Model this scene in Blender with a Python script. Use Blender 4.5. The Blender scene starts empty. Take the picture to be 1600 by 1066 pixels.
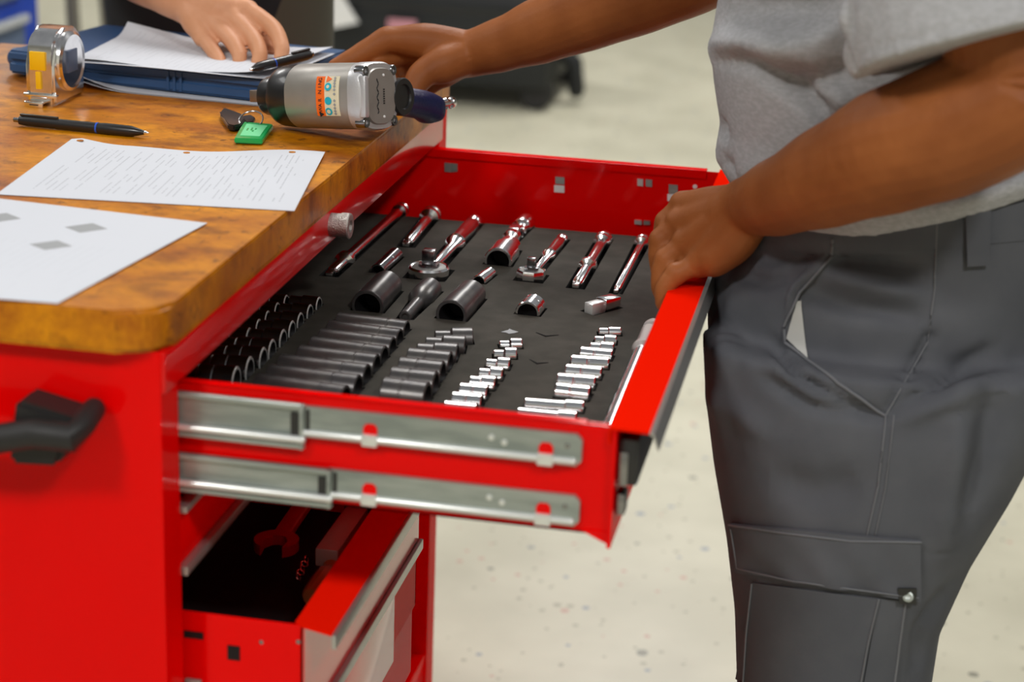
import bpy, bmesh, math, random
import numpy as np
from mathutils import Vector, Matrix, Quaternion
from mathutils.bvhtree import BVHTree
random.seed(7)
S = bpy.context.scene
COL = S.collection
# ------------------------------------------------------------------ camera
F_PX = 3092.1
YAW, PITCH, ROLL = math.radians(100.557), math.radians(18.489), math.radians(2.165)
CAM = Vector((0.513, -1.322, 1.385))
fw = Vector((math.cos(PITCH)*math.cos(YAW), math.cos(PITCH)*math.sin(YAW), -math.sin(PITCH)))
rt = Vector((math.sin(YAW), -math.cos(YAW), 0)); up = rt.cross(fw)
cr, sr = math.cos(ROLL), math.sin(ROLL)
cx, cy, cz = cr*rt+sr*up, -sr*rt+cr*up, -fw
cam = bpy.data.cameras.new('camera'); cam.sensor_width = 36; cam.lens = F_PX/1600*36
cam.clip_start = 0.05; cam.clip_end = 60
cam.dof.use_dof = True; cam.dof.focus_distance = 1.98; cam.dof.aperture_fstop = 4.5
co = bpy.data.objects.new('camera', cam); COL.objects.link(co)
co.matrix_world = Matrix(((cx.x, cy.x, cz.x, CAM.x), (cx.y, cy.y, cz.y, CAM.y), (cx.z, cy.z, cz.z, CAM.z), (0, 0, 0, 1)))
S.camera = co
# ------------------------------------------------------------------ world, lights, exposure
S.view_settings.view_transform = 'Standard'; S.view_settings.look = 'None'
S.view_settings.gamma = 1; S.view_settings.exposure = 0.0
S.view_settings.use_curve_mapping = False
w = bpy.data.worlds.new('world'); S.world = w; w.use_nodes = True
w.node_tree.nodes['Background'].inputs[0].default_value = (0.80, 0.82, 0.84, 1)
w.node_tree.nodes['Background'].inputs[1].default_value = 0.22
def area(name, loc, sx, sy, power, rot=(0, 0, 0), col=(1, 0.98, 0.95)):
    l = bpy.data.lights.new(name, 'AREA'); l.shape = 'RECTANGLE'; l.size = sx; l.size_y = sy
    l.energy = power; l.color = col
    o = bpy.data.objects.new(name, l); o.location = loc; o.rotation_euler = rot; COL.objects.link(o)
    return o
# ceiling fixtures of the workshop
area('ceiling_light', (-0.80, -2.2, 3.15), 0.45, 0.6, 58)
area('ceiling_light', (1.75, -1.9, 3.15), 0.35, 0.5, 62)
area('ceiling_light', (-2.4, 0.4, 3.1), 0.6, 1.2, 24)
area('ceiling_light', (-0.2, 2.2, 3.1), 0.6, 1.2, 45)
area('ceiling_light', (2.2, 3.2, 3.1), 0.6, 1.2, 45)
area('ceiling_light', (-2.6, 3.2, 3.1), 0.6, 1.2, 45)
area('ceiling_light', (-0.2, 5.6, 3.1), 0.6, 1.2, 75)
area('ceiling_light', (-3.0, 7.0, 3.1), 0.6, 1.2, 60)

def at(px, py, ax, val):
    d = (cx*(px-800) + cy*(533-py) - cz*F_PX)
    i = 'xyz'.index(ax); t = (val-CAM[i])/d[i]
    return CAM + d*t
def raydir(px, py):
    return (cx*(px-800) + cy*(533-py) - cz*F_PX).normalized()

# ------------------------------------------------------------------ materials
MATS = {}
def srgb(r, g, b):
    f = lambda c: (c/255/12.92 if c <= 10 else ((c/255+0.055)/1.055)**2.4)
    return (f(r), f(g), f(b), 1)
def mat(name, col, rough=0.5, metal=0.0, coat=0.0, var=None, scale=20, bump=0.0, bscale=200, coat_rough=0.05, spec=None, trans=0, ior=None, alpha=None, emis=None, stretch=None, fac=(0.4, 0.65), sheen=0):
    m = bpy.data.materials.new(name); m.use_nodes = True
    nt = m.node_tree; b = nt.nodes['Principled BSDF']
    b.inputs['Base Color'].default_value = col if len(col) == 4 else (*col, 1)
    b.inputs['Roughness'].default_value = rough; b.inputs['Metallic'].default_value = metal
    b.inputs['Coat Weight'].default_value = coat; b.inputs['Coat Roughness'].default_value = coat_rough
    if spec is not None: b.inputs['Specular IOR Level'].default_value = spec
    if trans: b.inputs['Transmission Weight'].default_value = trans
    if ior: b.inputs['IOR'].default_value = ior
    if sheen: b.inputs['Sheen Weight'].default_value = sheen
    tc = nt.nodes.new('ShaderNodeTexCoord')
    vec = tc.outputs['Object']
    if stretch:
        mp = nt.nodes.new('ShaderNodeMapping'); mp.inputs['Scale'].default_value = stretch
        nt.links.new(vec, mp.inputs[0]); vec = mp.outputs[0]
    if var is not None:
        n = nt.nodes.new('ShaderNodeTexNoise'); n.inputs['Scale'].default_value = scale; n.inputs['Detail'].default_value = 6
        nt.links.new(vec, n.inputs['Vector'])
        r = nt.nodes.new('ShaderNodeValToRGB')
        r.color_ramp.elements[0].position = fac[0]; r.color_ramp.elements[1].position = fac[1]
        r.color_ramp.elements[0].color = col if len(col) == 4 else (*col, 1); r.color_ramp.elements[1].color = var if len(var) == 4 else (*var, 1)
        nt.links.new(n.outputs['Fac'], r.inputs[0]); nt.links.new(r.outputs[0], b.inputs['Base Color'])
    if bump:
        n2 = nt.nodes.new('ShaderNodeTexNoise'); n2.inputs['Scale'].default_value = bscale; n2.inputs['Detail'].default_value = 4
        nt.links.new(vec, n2.inputs['Vector'])
        bp = nt.nodes.new('ShaderNodeBump'); bp.inputs['Strength'].default_value = bump; bp.inputs['Distance'].default_value = 0.002
        nt.links.new(n2.outputs['Fac'], bp.inputs['Height']); nt.links.new(bp.outputs[0], b.inputs['Normal'])
    MATS[name] = m
    return m
RED = mat('red_paint', (0.86, 0.001, 0.001), 0.30, coat=0.24, coat_rough=0.10, spec=0.0, var=(0.80, 0.001, 0.001), scale=3)
REDO = mat('red_paint_lip', (0.88, 0.010, 0.001), 0.5, spec=0.0)
REDR = mat('red_rail', (0.74, 0.001, 0.001), 0.30, coat=0.7, coat_rough=0.12, spec=0.1)
REDG = mat('glossy_red_front', (0.70, 0.001, 0.001), 0.30, coat=1.0, coat_rough=0.14, spec=0.3)
REDG.node_tree.nodes['Principled BSDF'].inputs['Coat IOR'].default_value = 1.75
DRAWERSHADE = mat('drawer_shade_black', (0.006, 0.006, 0.007), 0.8)  # near-black colour stands in for the shade inside the lower drawer
GALV = mat('galvanised_steel', (0.42, 0.46, 0.43), 0.45, metal=0.65, var=(0.28, 0.32, 0.30), scale=14, stretch=(1, 6, 6))
GALVB = mat('galvanised_bead', (0.80, 0.82, 0.80), 0.30, metal=0.6)
ALU = mat('aluminium_trim', (0.52, 0.52, 0.50), 0.35, metal=0.8)
CHROME = mat('chrome', (0.92, 0.92, 0.92), 0.17, metal=1.0, var=(0.82, 0.82, 0.83), scale=120)
CHROMED = mat('dark_and_shaded_chrome', (0.30, 0.30, 0.31), 0.22, metal=1.0)
STEELK = mat('knurled_steel', (0.55, 0.53, 0.51), 0.30, metal=1.0, bump=0.6, bscale=900)
IMPACT = mat('black_oxide_steel', (0.085, 0.082, 0.084), 0.34, metal=0.65, var=(0.12, 0.115, 0.11), scale=60)
BORE = mat('socket_bore', (0.012, 0.011, 0.012), 0.5, metal=0.5)
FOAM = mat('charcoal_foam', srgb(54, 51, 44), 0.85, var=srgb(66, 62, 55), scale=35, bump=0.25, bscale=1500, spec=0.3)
FOAMSHADE = mat('foam_cut_shade', srgb(20, 19, 18), 0.9)  # darker copy of the foam colour, puts shade into pockets and cuts
PLAST = mat('black_plastic', (0.012, 0.012, 0.013), 0.35, coat=0.2)
RUBB = mat('black_rubber', (0.015, 0.014, 0.014), 0.55, bump=0.2, bscale=60)
WHITE = mat('white_paint', (0.85, 0.85, 0.84), 0.5)
YEL = mat('yellow_label', srgb(255, 200, 0), 0.5)
ORG = mat('orange_label', srgb(255, 110, 10), 0.5)
CREAM = mat('cream_label', srgb(232, 222, 190), 0.5)
CYAN = mat('cyan_print', srgb(20, 180, 205), 0.5)
TAN = mat('wrench_casting', (0.40, 0.38, 0.35), 0.42, metal=0.5, var=(0.36, 0.34, 0.31), scale=40)
SILV = mat('bright_casting', (0.62, 0.62, 0.63), 0.32, metal=0.5, bump=0.1, bscale=500)
NAVY = mat('navy_grip', (0.010, 0.016, 0.075), 0.42, bump=0.2, bscale=300)
BINDB = mat('navy_plastic_case', srgb(46, 86, 132), 0.45, var=srgb(42, 78, 122), scale=8)
GREEN = mat('green_plastic', srgb(0, 178, 92), 0.3, coat=0.4)
GREENL = mat('pale_green_label', srgb(120, 228, 160), 0.5)
INK = mat('ink', (0.02, 0.02, 0.022), 0.6)
GREYP = mat('grey_print', srgb(158, 160, 162), 0.8)
SKIN1 = mat('brown_skin', (0.26, 0.078, 0.020), 0.52, var=(0.34, 0.110, 0.030), scale=14, bump=0.15, bscale=260, spec=0.22)
SKIN2 = mat('light_skin', (0.66, 0.31, 0.165), 0.50, var=(0.72, 0.35, 0.20), scale=30, bump=0.12, bscale=300, spec=0.25)
NAIL = mat('finger_nail', (0.62, 0.36, 0.27), 0.3)
SHIRT = mat('heather_grey_jersey', srgb(168, 168, 170), 0.95, var=srgb(182, 182, 185), scale=160, bump=0.25, bscale=900, spec=0.1, stretch=(1, 1, 2))
TROU = mat('charcoal_twill', (0.092, 0.096, 0.110), 0.85, var=(0.108, 0.112, 0.126), scale=18, bump=0.25, bscale=1400, spec=0.2)
TROUS = mat('charcoal_stitching', (0.150, 0.155, 0.170), 0.8)
LINING = mat('pocket_lining', (0.5, 0.5, 0.48), 0.9)
OLIVE = mat('olive_trousers', srgb(74, 72, 60), 0.9, bump=0.2, bscale=200)
BLKCL = mat('black_cloth', srgb(20, 22, 28), 0.9, bump=0.2, bscale=100)
HAIR = mat('black_hair', (0.01, 0.008, 0.007), 0.7)
CASE = mat('black_case', srgb(52, 53, 58), 0.6)
CASED = mat('black_case_dark', srgb(24, 27, 28), 0.6)
BLUE = mat('blue_cabinet_paint', srgb(10, 60, 170), 0.45)
SLATE = mat('slate_blue_drawer', srgb(86, 104, 134), 0.5)
LGREY = mat('light_grey_trim', srgb(176, 180, 184), 0.5)
AMBER = mat('amber_plastic', srgb(190, 120, 60), 0.25, coat=0.3)
PKCLR = mat('clear_sleeve', srgb(205, 190, 188), 0.25, coat=0.4)
WREN = mat('red_painted_wrench', (0.55, 0.01, 0.015), 0.3, coat=0.5)
BLURING = mat('blue_ring', (0.02, 0.10, 0.6), 0.3)
GLASS = mat('clear_acrylic', (0.95, 0.96, 0.96), 0.04, trans=0.85, ior=1.35)

# floor: beige epoxy with sparse coloured flakes
def floor_mat():
    m = bpy.data.materials.new('beige_flake_epoxy'); m.use_nodes = True; nt = m.node_tree; b = nt.nodes['Principled BSDF']
    b.inputs['Roughness'].default_value = 0.42; b.inputs['Coat Weight'].default_value = 0.2; b.inputs['Coat Roughness'].default_value = 0.3
    tc = nt.nodes.new('ShaderNodeTexCoord')
    cur = None
    base = nt.nodes.new('ShaderNodeTexNoise'); base.inputs['Scale'].default_value = 5; base.inputs['Detail'].default_value = 5
    nt.links.new(tc.outputs['Object'], base.inputs['Vector'])
    r = nt.nodes.new('ShaderNodeValToRGB'); r.color_ramp.elements[0].color = srgb(184, 180, 158); r.color_ramp.elements[1].color = srgb(198, 194, 172)
    r.color_ramp.elements[0].position = 0.35; r.color_ramp.elements[1].position = 0.65
    nt.links.new(base.outputs['Fac'], r.inputs[0]); cur = r.outputs[0]
    for k, (sc, th, colr, off) in enumerate([(24, 0.17, srgb(96, 112, 138), 0), (30, 0.15, srgb(180, 118, 104), 7.3), (18, 0.14, srgb(84, 84, 72), 3.1), (50, 0.2, srgb(140, 136, 114), 11)]):
        mp = nt.nodes.new('ShaderNodeMapping'); mp.inputs['Location'].default_value = (off, off*2, 0)
        nt.links.new(tc.outputs['Object'], mp.inputs[0])
        v = nt.nodes.new('ShaderNodeTexVoronoi'); v.inputs['Scale'].default_value = sc
        nt.links.new(mp.outputs[0], v.inputs['Vector'])
        ns = nt.nodes.new('ShaderNodeTexNoise'); ns.inputs['Scale'].default_value = 7; nt.links.new(mp.outputs[0], ns.inputs['Vector'])
        mr = nt.nodes.new('ShaderNodeMath'); mr.operation = 'MULTIPLY'; nt.links.new(ns.outputs['Fac'], mr.inputs[0]); mr.inputs[1].default_value = th*2.2
        lt = nt.nodes.new('ShaderNodeMath'); lt.operation = 'LESS_THAN'; nt.links.new(v.outputs['Distance'], lt.inputs[0]); nt.links.new(mr.outputs[0], lt.inputs[1])
        n2 = nt.nodes.new('ShaderNodeMath'); n2.operation = 'GREATER_THAN'; n2.inputs[1].default_value = 0.80
        sep = nt.nodes.new('ShaderNodeSeparateColor'); nt.links.new(v.outputs['Color'], sep.inputs[0]); nt.links.new(sep.outputs[0], n2.inputs[0])
        mu = nt.nodes.new('ShaderNodeMath'); mu.operation = 'MULTIPLY'; nt.links.new(lt.outputs[0], mu.inputs[0]); nt.links.new(n2.outputs[0], mu.inputs[1])
        mu2 = nt.nodes.new('ShaderNodeMath'); mu2.operation = 'MULTIPLY'; nt.links.new(mu.outputs[0], mu2.inputs[0]); mu2.inputs[1].default_value = 0.7
        mx = nt.nodes.new('ShaderNodeMix'); mx.data_type = 'RGBA'; nt.links.new(mu2.outputs[0], mx.inputs['Factor'])
        nt.links.new(cur, mx.inputs['A']); mx.inputs['B'].default_value = colr; cur = mx.outputs['Result']
    nt.links.new(cur, b.inputs['Base Color'])
    return m
FLOOR = floor_mat()

def wood_mat():
    m = bpy.data.materials.new('worn_butcher_block'); m.use_nodes = True; nt = m.node_tree; b = nt.nodes['Principled BSDF']
    b.inputs['Roughness'].default_value = 0.42; b.inputs['Coat Weight'].default_value = 0.15; b.inputs['Coat Roughness'].default_value = 0.22; b.inputs['Specular IOR Level'].default_value = 0.25
    tc = nt.nodes.new('ShaderNodeTexCoord')
    def noise(scale, st, det=6):
        mp = nt.nodes.new('ShaderNodeMapping'); mp.inputs['Scale'].default_value = st; nt.links.new(tc.outputs['Object'], mp.inputs[0])
        n = nt.nodes.new('ShaderNodeTexNoise'); n.inputs['Scale'].default_value = scale; n.inputs['Detail'].default_value = det; n.inputs['Roughness'].default_value = 0.65
        nt.links.new(mp.outputs[0], n.inputs['Vector']); return n.outputs['Fac']
    def ramp(f, p0, c0, p1, c1):
        r = nt.nodes.new('ShaderNodeValToRGB'); r.color_ramp.elements[0].position = p0; r.color_ramp.elements[1].position = p1
        r.color_ramp.elements[0].color = c0; r.color_ramp.elements[1].color = c1; nt.links.new(f, r.inputs[0]); return r.outputs[0]
    def mix(mode, a, bb, f=1.0):
        x = nt.nodes.new('ShaderNodeMix'); x.data_type = 'RGBA'; x.blend_type = mode; x.inputs['Factor'].default_value = f
        nt.links.new(a, x.inputs['A']); nt.links.new(bb, x.inputs['B']); return x.outputs['Result']
    base = ramp(noise(7, (1, 1.6, 1)), 0.34, srgb(172, 92, 0), 0.66, srgb(236, 156, 0))
    grain = ramp(noise(50, (2.5, 12, 2.5), 4), 0.36, (0.78, 0.70, 0.60, 1), 0.62, (1, 1, 1, 1))
    st = ramp(noise(16, (1, 1.4, 1), 8), 0.36, (0.40, 0.33, 0.26, 1), 0.50, (1, 1, 1, 1))
    sp = ramp(noise(70, (1, 1, 1), 6), 0.33, (0.20, 0.16, 0.12, 1), 0.39, (1, 1, 1, 1))
    c = mix('MULTIPLY', base, grain); c = mix('MULTIPLY', c, st, 0.85); c = mix('MULTIPLY', c, sp, 0.8); c = mix('MULTIPLY', c, ramp(noise(30, (6, 0.8, 1), 3), 0.30, (0.35, 0.28, 0.2, 1), 0.335, (1, 1, 1, 1)), 0.7)
    nt.links.new(c, b.inputs['Base Color'])
    bp = nt.nodes.new('ShaderNodeBump'); bp.inputs['Strength'].default_value = 0.25; bp.inputs['Distance'].default_value = 0.001
    nt.links.new(noise(90, (1, 8, 1)), bp.inputs['Height']); nt.links.new(bp.outputs[0], b.inputs['Normal'])
    return m
WOOD = wood_mat()

def paper_mat(name, rows, lo, hi, amt, seedv):
    m = bpy.data.materials.new(name); m.use_nodes = True; nt = m.node_tree; b = nt.nodes['Principled BSDF']
    b.inputs['Roughness'].default_value = 0.8; b.inputs['Specular IOR Level'].default_value = 0.2
    tc = nt.nodes.new('ShaderNodeUVMap'); sep = nt.nodes.new('ShaderNodeSeparateXYZ'); nt.links.new(tc.outputs[0], sep.inputs[0])
    def M(op, a, v=None, v2=None):
        n = nt.nodes.new('ShaderNodeMath'); n.operation = op
        for i, q in enumerate((a, v, v2)):
            if q is None: continue
            if hasattr(q, 'is_linked'): nt.links.new(q, n.inputs[i])
            else: n.inputs[i].default_value = q
        return n.outputs[0]
    u, v = sep.outputs[0], sep.outputs[1]
    line = M('LESS_THAN', M('FRACT', M('MULTIPLY', u, rows)), 0.24)
    row = M('FLOOR', M('MULTIPLY', u, rows))
    cmb = nt.nodes.new('ShaderNodeCombineXYZ'); nt.links.new(M('MULTIPLY', row, 3.7), cmb.inputs[0]); nt.links.new(M('MULTIPLY', v, 3.0), cmb.inputs[1]); cmb.inputs[2].default_value = seedv
    n = nt.nodes.new('ShaderNodeTexNoise'); n.inputs['Scale'].default_value = 1.0; nt.links.new(cmb.outputs[0], n.inputs['Vector'])
    on = M('GREATER_THAN', n.outputs['Fac'], 0.48)
    cmb2 = nt.nodes.new('ShaderNodeCombineXYZ'); nt.links.new(M('MULTIPLY', row, 3.7), cmb2.inputs[0]); nt.links.new(M('MULTIPLY', v, 60.0), cmb2.inputs[1])
    n3 = nt.nodes.new('ShaderNodeTexNoise'); n3.inputs['Scale'].default_value = 1.0; nt.links.new(cmb2.outputs[0], n3.inputs['Vector'])
    gap = M('GREATER_THAN', n3.outputs['Fac'], 0.38)
    mar = M('MULTIPLY', M('GREATER_THAN', v, lo), M('LESS_THAN', v, hi))
    mar2 = M('MULTIPLY', M('GREATER_THAN', u, 0.08), M('LESS_THAN', u, 0.94))
    f = M('MULTIPLY', M('MULTIPLY', M('MULTIPLY', line, on), M('MULTIPLY', gap, mar)), M('MULTIPLY', mar2, amt))
    mx = nt.nodes.new('ShaderNodeMix'); mx.data_type = 'RGBA'; nt.links.new(f, mx.inputs['Factor'])
    mx.inputs['A'].default_value = srgb(212, 215, 222); mx.inputs['B'].default_value = srgb(110, 112, 118)
    nt.links.new(mx.outputs['Result'], b.inputs['Base Color'])
    return m
PAPER = paper_mat('printed_paper', 44, 0.10, 0.88, 0.26, 1.0)
PAPER2 = paper_mat('plain_sheet', 30, 0.4, 0.9, 0.04, 5.0)
PAPER3 = paper_mat('form_sheet', 36, 0.06, 0.92, 0.14, 9.0)

# ------------------------------------------------------------------ object helpers
ROOTS = {}
def tag(o, label=None, cat=None, group=None, kind=None):
    if label: o['label'] = label
    if cat: o['category'] = cat
    if group: o['group'] = group
    if kind: o['kind'] = kind
    return o
def empty(name, loc, label=None, cat=None, group=None, kind=None, mat4=None):
    o = bpy.data.objects.new(name, None); COL.objects.link(o)
    o.empty_display_size = 0.05
    o.location = loc
    if mat4 is not None: o.matrix_world = mat4
    o['_w'] = 0
    return tag(o, label, cat, group, kind)
WM = {}
def link(name, me, material, parent=None, local=False, smooth=True, angle=40):
    if material is not None:
        for mm in (material if isinstance(material, (list, tuple)) else [material]): me.materials.append(mm)
    o = bpy.data.objects.new(name, me); COL.objects.link(o)
    if smooth:
        for p in me.polygons: p.use_smooth = True
        if angle is not None:
            try: me.set_sharp_from_angle(angle=math.radians(angle))
            except Exception: pass
    if parent is not None:
        o.parent = parent
        if not local:      # child data is in world coordinates
            o.matrix_parent_inverse = Matrix.Translation(-Vector(parent.location)) if parent.parent is None and parent.type == 'EMPTY' else Matrix.Identity(4)
    return o
def fin(bm, name, material, parent=None, local=False, smooth=True, angle=40, recalc=True):
    if recalc: bmesh.ops.recalc_face_normals(bm, faces=bm.faces[:])
    me = bpy.data.meshes.new(name); bm.to_mesh(me); bm.free()
    return link(name, me, material, parent, local, smooth, angle)
def bx(bm, x0, x1, y0, y1, z0, z1, bevel=0.0, M=None, seg=2):
    vs = [bm.verts.new((x, y, z)) for x in (x0, x1) for y in (y0, y1) for z in (z0, z1)]
    fs = [(0, 1, 3, 2), (4, 6, 7, 5), (0, 4, 5, 1), (2, 3, 7, 6), (0, 2, 6, 4), (1, 5, 7, 3)]
    faces = [bm.faces.new([vs[i] for i in f]) for f in fs]
    allv = vs
    if bevel > 0:
        ed = list({e for f in faces for e in f.edges})
        r = bmesh.ops.bevel(bm, geom=ed, offset=bevel, segments=seg, profile=0.5, affect='EDGES')
        allv = list({v for f in r['faces'] for v in f.verts} | {v for v in vs if v.is_valid})
    if M is not None:
        for v in allv: v.co = M @ v.co
def box(name, x0, x1, y0, y1, z0, z1, material, parent=None, bevel=0.0, **k):
    bm = bmesh.new(); bx(bm, min(x0, x1), max(x0, x1), min(y0, y1), max(y0, y1), min(z0, z1), max(z0, z1), bevel)
    return fin(bm, name, material, parent, **k)
def prism(bm, pts, vec):
    """closed prism: polygon of world points extruded by vec"""
    a = [bm.verts.new(p) for p in pts]; b = [bm.verts.new(Vector(p)+Vector(vec)) for p in pts]
    n = len(pts); bm.faces.new(a); bm.faces.new(b[::-1])
    for i in range(n): bm.faces.new((a[i], b[i], b[(i+1) % n], a[(i+1) % n]))
def frame(d, hint=Vector((0, 0, 1))):
    d = Vector(d).normalized(); u = hint - d*hint.dot(d)
    if u.length < 1e-4: u = Vector((1, 0, 0)) - d*d.x
    u.normalize(); return d, u, d.cross(u)
def tube(bm, pts, rads, n=16, cap=True, flat=1.0, hint=Vector((0, 0, 1))):
    """tapered tube with round ends along points; rads number or (r_up, r_side)"""
    pts = [Vector(p) for p in pts]; rings = []
    m = len(pts)
    if not hasattr(rads, '__len__'): rads = [rads]*m
    def rr(r): return r if hasattr(r, '__len__') else (r, r)
    seq = []
    tans = []
    for i in range(m):
        t = (pts[min(i+1, m-1)]-pts[max(i-1, 0)]).normalized(); tans.append(t)
    if cap:
        r = rr(rads[0]); R0 = min(r)
        for a in (80, 55, 28): seq.append((pts[0]-tans[0]*R0*math.sin(math.radians(a)), tans[0], (r[0]*math.cos(math.radians(a)), r[1]*math.cos(math.radians(a)))))
    for i in range(m): seq.append((pts[i], tans[i], rr(rads[i])))
    if cap:
        r = rr(rads[-1]); R0 = min(r)
        for a in (28, 55, 80): seq.append((pts[-1]+tans[-1]*R0*math.sin(math.radians(a)), tans[-1], (r[0]*math.cos(math.radians(a)), r[1]*math.cos(math.radians(a)))))
    for p, t, r in seq:
        d, u, s = frame(t, hint)
        rings.append([bm.verts.new(p + u*(r[0]*math.cos(2*math.pi*k/n)) + s*(r[1]*math.sin(2*math.pi*k/n))) for k in range(n)])
    for a, b in zip(rings[:-1], rings[1:]):
        for k in range(n): bm.faces.new((a[k], a[(k+1) % n], b[(k+1) % n], b[k]))
    bm.faces.new(rings[0][::-1]); bm.faces.new(rings[-1])
def stube(bm, pts, rads, n=16, k=5, **kw):
    """tube along a smooth curve through the points"""
    P = [Vector(p) for p in pts]; Rr = [r if hasattr(r, '__len__') else (r, r) for r in rads]
    PP = [P[0]*2-P[1]]+P+[P[-1]*2-P[-2]]; RR = [Rr[0]]+Rr+[Rr[-1]]
    op, orr = [], []
    for i in range(len(P)-1):
        for j in range(k):
            t = j/k; a, b, c, d = PP[i:i+4]
            op.append(0.5*((2*b)+(c-a)*t+(2*a-5*b+4*c-d)*t*t+(3*b-a-3*c+d)*t**3))
            s_ = t*t*(3-2*t); orr.append(tuple(RR[i+1][q]*(1-s_)+RR[i+2][q]*s_ for q in (0, 1)))
    op.append(P[-1]); orr.append(Rr[-1])
    tube(bm, op, orr, n, **kw)
def lathe(bm, prof, n=24, M=None, closed=False, sides=None, phase=0.0, mi=None):
    """prof: list of (x along axis, r[, material index]); axis = local +X.  r=0 ends close the shape"""
    rings = []
    for q in prof:
        x, r = q[0], q[1]
        if r <= 1e-7: rings.append([bm.verts.new((x, 0, 0))])
        else: rings.append([bm.verts.new((x, r*math.cos(2*math.pi*k/n+phase), r*math.sin(2*math.pi*k/n+phase))) for k in range(n)])
    for i, (a, b) in enumerate(zip(rings[:-1], rings[1:])):
        m = prof[i][2] if len(prof[i]) > 2 else 0
        for k in range(n):
            k2 = (k+1) % n
            if len(a) == 1 and len(b) == 1: continue
            if len(a) == 1: f = bm.faces.new((a[0], b[k2], b[k]))
            elif len(b) == 1: f = bm.faces.new((a[k], a[k2], b[0]))
            else: f = bm.faces.new((a[k], a[k2], b[k2], b[k]))
            f.material_index = m
    if M is not None:
        for r in rings:
            for v in r: v.co = M @ v.co
def basis(o, X, Z=Vector((0, 0, 1))):
    X = Vector(X).normalized(); Y = Z.cross(X).normalized(); Zz = X.cross(Y)
    return Matrix(((X.x, Y.x, Zz.x, o[0]), (X.y, Y.y, Zz.y, o[1]), (X.z, Y.z, Zz.z, o[2]), (0, 0, 0, 1)))
def grid(name, nu, nv, fn, material, parent=None, thick=0.0004, local=False, uv=True):
    """sheet: fn(u,v)->point; gets a real thickness"""
    P = [[Vector(fn(i/nu, j/nv)) for j in range(nv+1)] for i in range(nu+1)]
    verts, faces, uvs = [], [], []
    for i in range(nu+1):
        for j in range(nv+1): verts.append(P[i][j])
    off = len(verts)
    for i in range(nu+1):
        for j in range(nv+1):
            a = P[min(i+1, nu)][j]-P[max(i-1, 0)][j]; b = P[i][min(j+1, nv)]-P[i][max(j-1, 0)]
            nn = a.cross(b).normalized()
            verts.append(P[i][j]-nn*thick)
    I = lambda i, j: i*(nv+1)+j
    for i in range(nu):
        for j in range(nv):
            q = (I(i, j), I(i+1, j), I(i+1, j+1), I(i, j+1)); faces.append(q); faces.append(tuple(off+k for k in q[::-1]))
    ring = [I(i, 0) for i in range(nu)]+[I(nu, j) for j in range(nv)]+[I(i, nv) for i in range(nu, 0, -1)]+[I(0, j) for j in range(nv, 0, -1)]
    for a, b in zip(ring, ring[1:]+ring[:1]): faces.append((a, off+a, off+b, b))
    me = bpy.data.meshes.new(name); me.from_pydata([tuple(v) for v in verts], [], faces)
    if uv:
        l = me.uv_layers.new(name='UVMap')
        for p in me.polygons:
            for li in p.loop_indices:
                vi = me.loops[li].vertex_index % off; l.data[li].uv = ((vi//(nv+1))/nu, (vi % (nv+1))/nv)
    me.update()
    return link(name, me, material, parent, local, True, 60)
def bake(o, mods):
    """apply modifiers without operators"""
    for kind, kw in mods:
        md = o.modifiers.new(kind, kind)
        for a, b in kw.items(): setattr(md, a, b)
    dg = bpy.context.evaluated_depsgraph_get(); dg.update()
    me = bpy.data.meshes.new_from_object(o.evaluated_get(dg))
    o.modifiers.clear(); o.data = me
    return o

# ------------------------------------------------------------------ setting
box('floor', -9, 9, -4, 16, -0.05, 0, FLOOR, smooth=False)['kind'] = 'structure'

WALL = mat('painted_block_wall', srgb(196, 194, 182), 0.8, var=srgb(188, 186, 174), scale=2, bump=0.1, bscale=40)
box('wall_back', -9, 9, 15.0, 15.2, 0, 4.0, WALL, smooth=False)['kind'] = 'structure'
box('wall_right', 8.8, 9.0, -4, 15, 0, 4.0, WALL, smooth=False)['kind'] = 'structure'
box('wall_left', -9.0, -8.8, -4, 15, 0, 4.0, WALL, smooth=False)['kind'] = 'structure'
box('wall_front', -9, 9, -4.2, -4.0, 0, 4.0, WALL, smooth=False)['kind'] = 'structure'
# ------------------------------------------------------------------ tool chest
chest = empty('tool_chest', (0, 0.475, 0.1), 'red steel rolling tool chest with its upper wide drawer pulled open', 'tool chest')
XB = -0.56
bm = bmesh.new(); bx(bm, XB, 0, 0, 0.002, 0.10, 0.8995); bx(bm, -0.002, 0, 0.002, 0.036, 0.10, 0.8995); bx(bm, -0.02, -0.002, 0.034, 0.036, 0.10, 0.864)
fin(bm, 'side_panel', RED, chest, smooth=False)
bm = bmesh.new(); bx(bm, XB, 0, 0.948, 0.950, 0.10, 0.8995); bx(bm, -0.002, 0, 0.914, 0.948, 0.10, 0.8995); bx(bm, -0.10, -0.002, 0.912, 0.914, 0.10, 0.864)
fin(bm, 'side_panel', RED, chest, smooth=False)
bm = bmesh.new(); bx(bm, XB, XB+0.002, 0.002, 0.948, 0.10, 0.8995)
fin(bm, 'back_panel', RED, chest, smooth=False)
bm = bmesh.new(); bx(bm, XB, -0.002, 0.002, 0.948, 0.10, 0.104)
fin(bm, 'bottom_panel', RED, chest, smooth=False)
bm = bmesh.new(); bx(bm, -0.0005, 0.0035, 0.001, 0.916, 0.866, 0.8995, 0.0012); bx(bm, -0.02, 0, 0.036, 0.912, 0.866, 0.868)
fin(bm, 'top_rail', REDR, chest)
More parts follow.
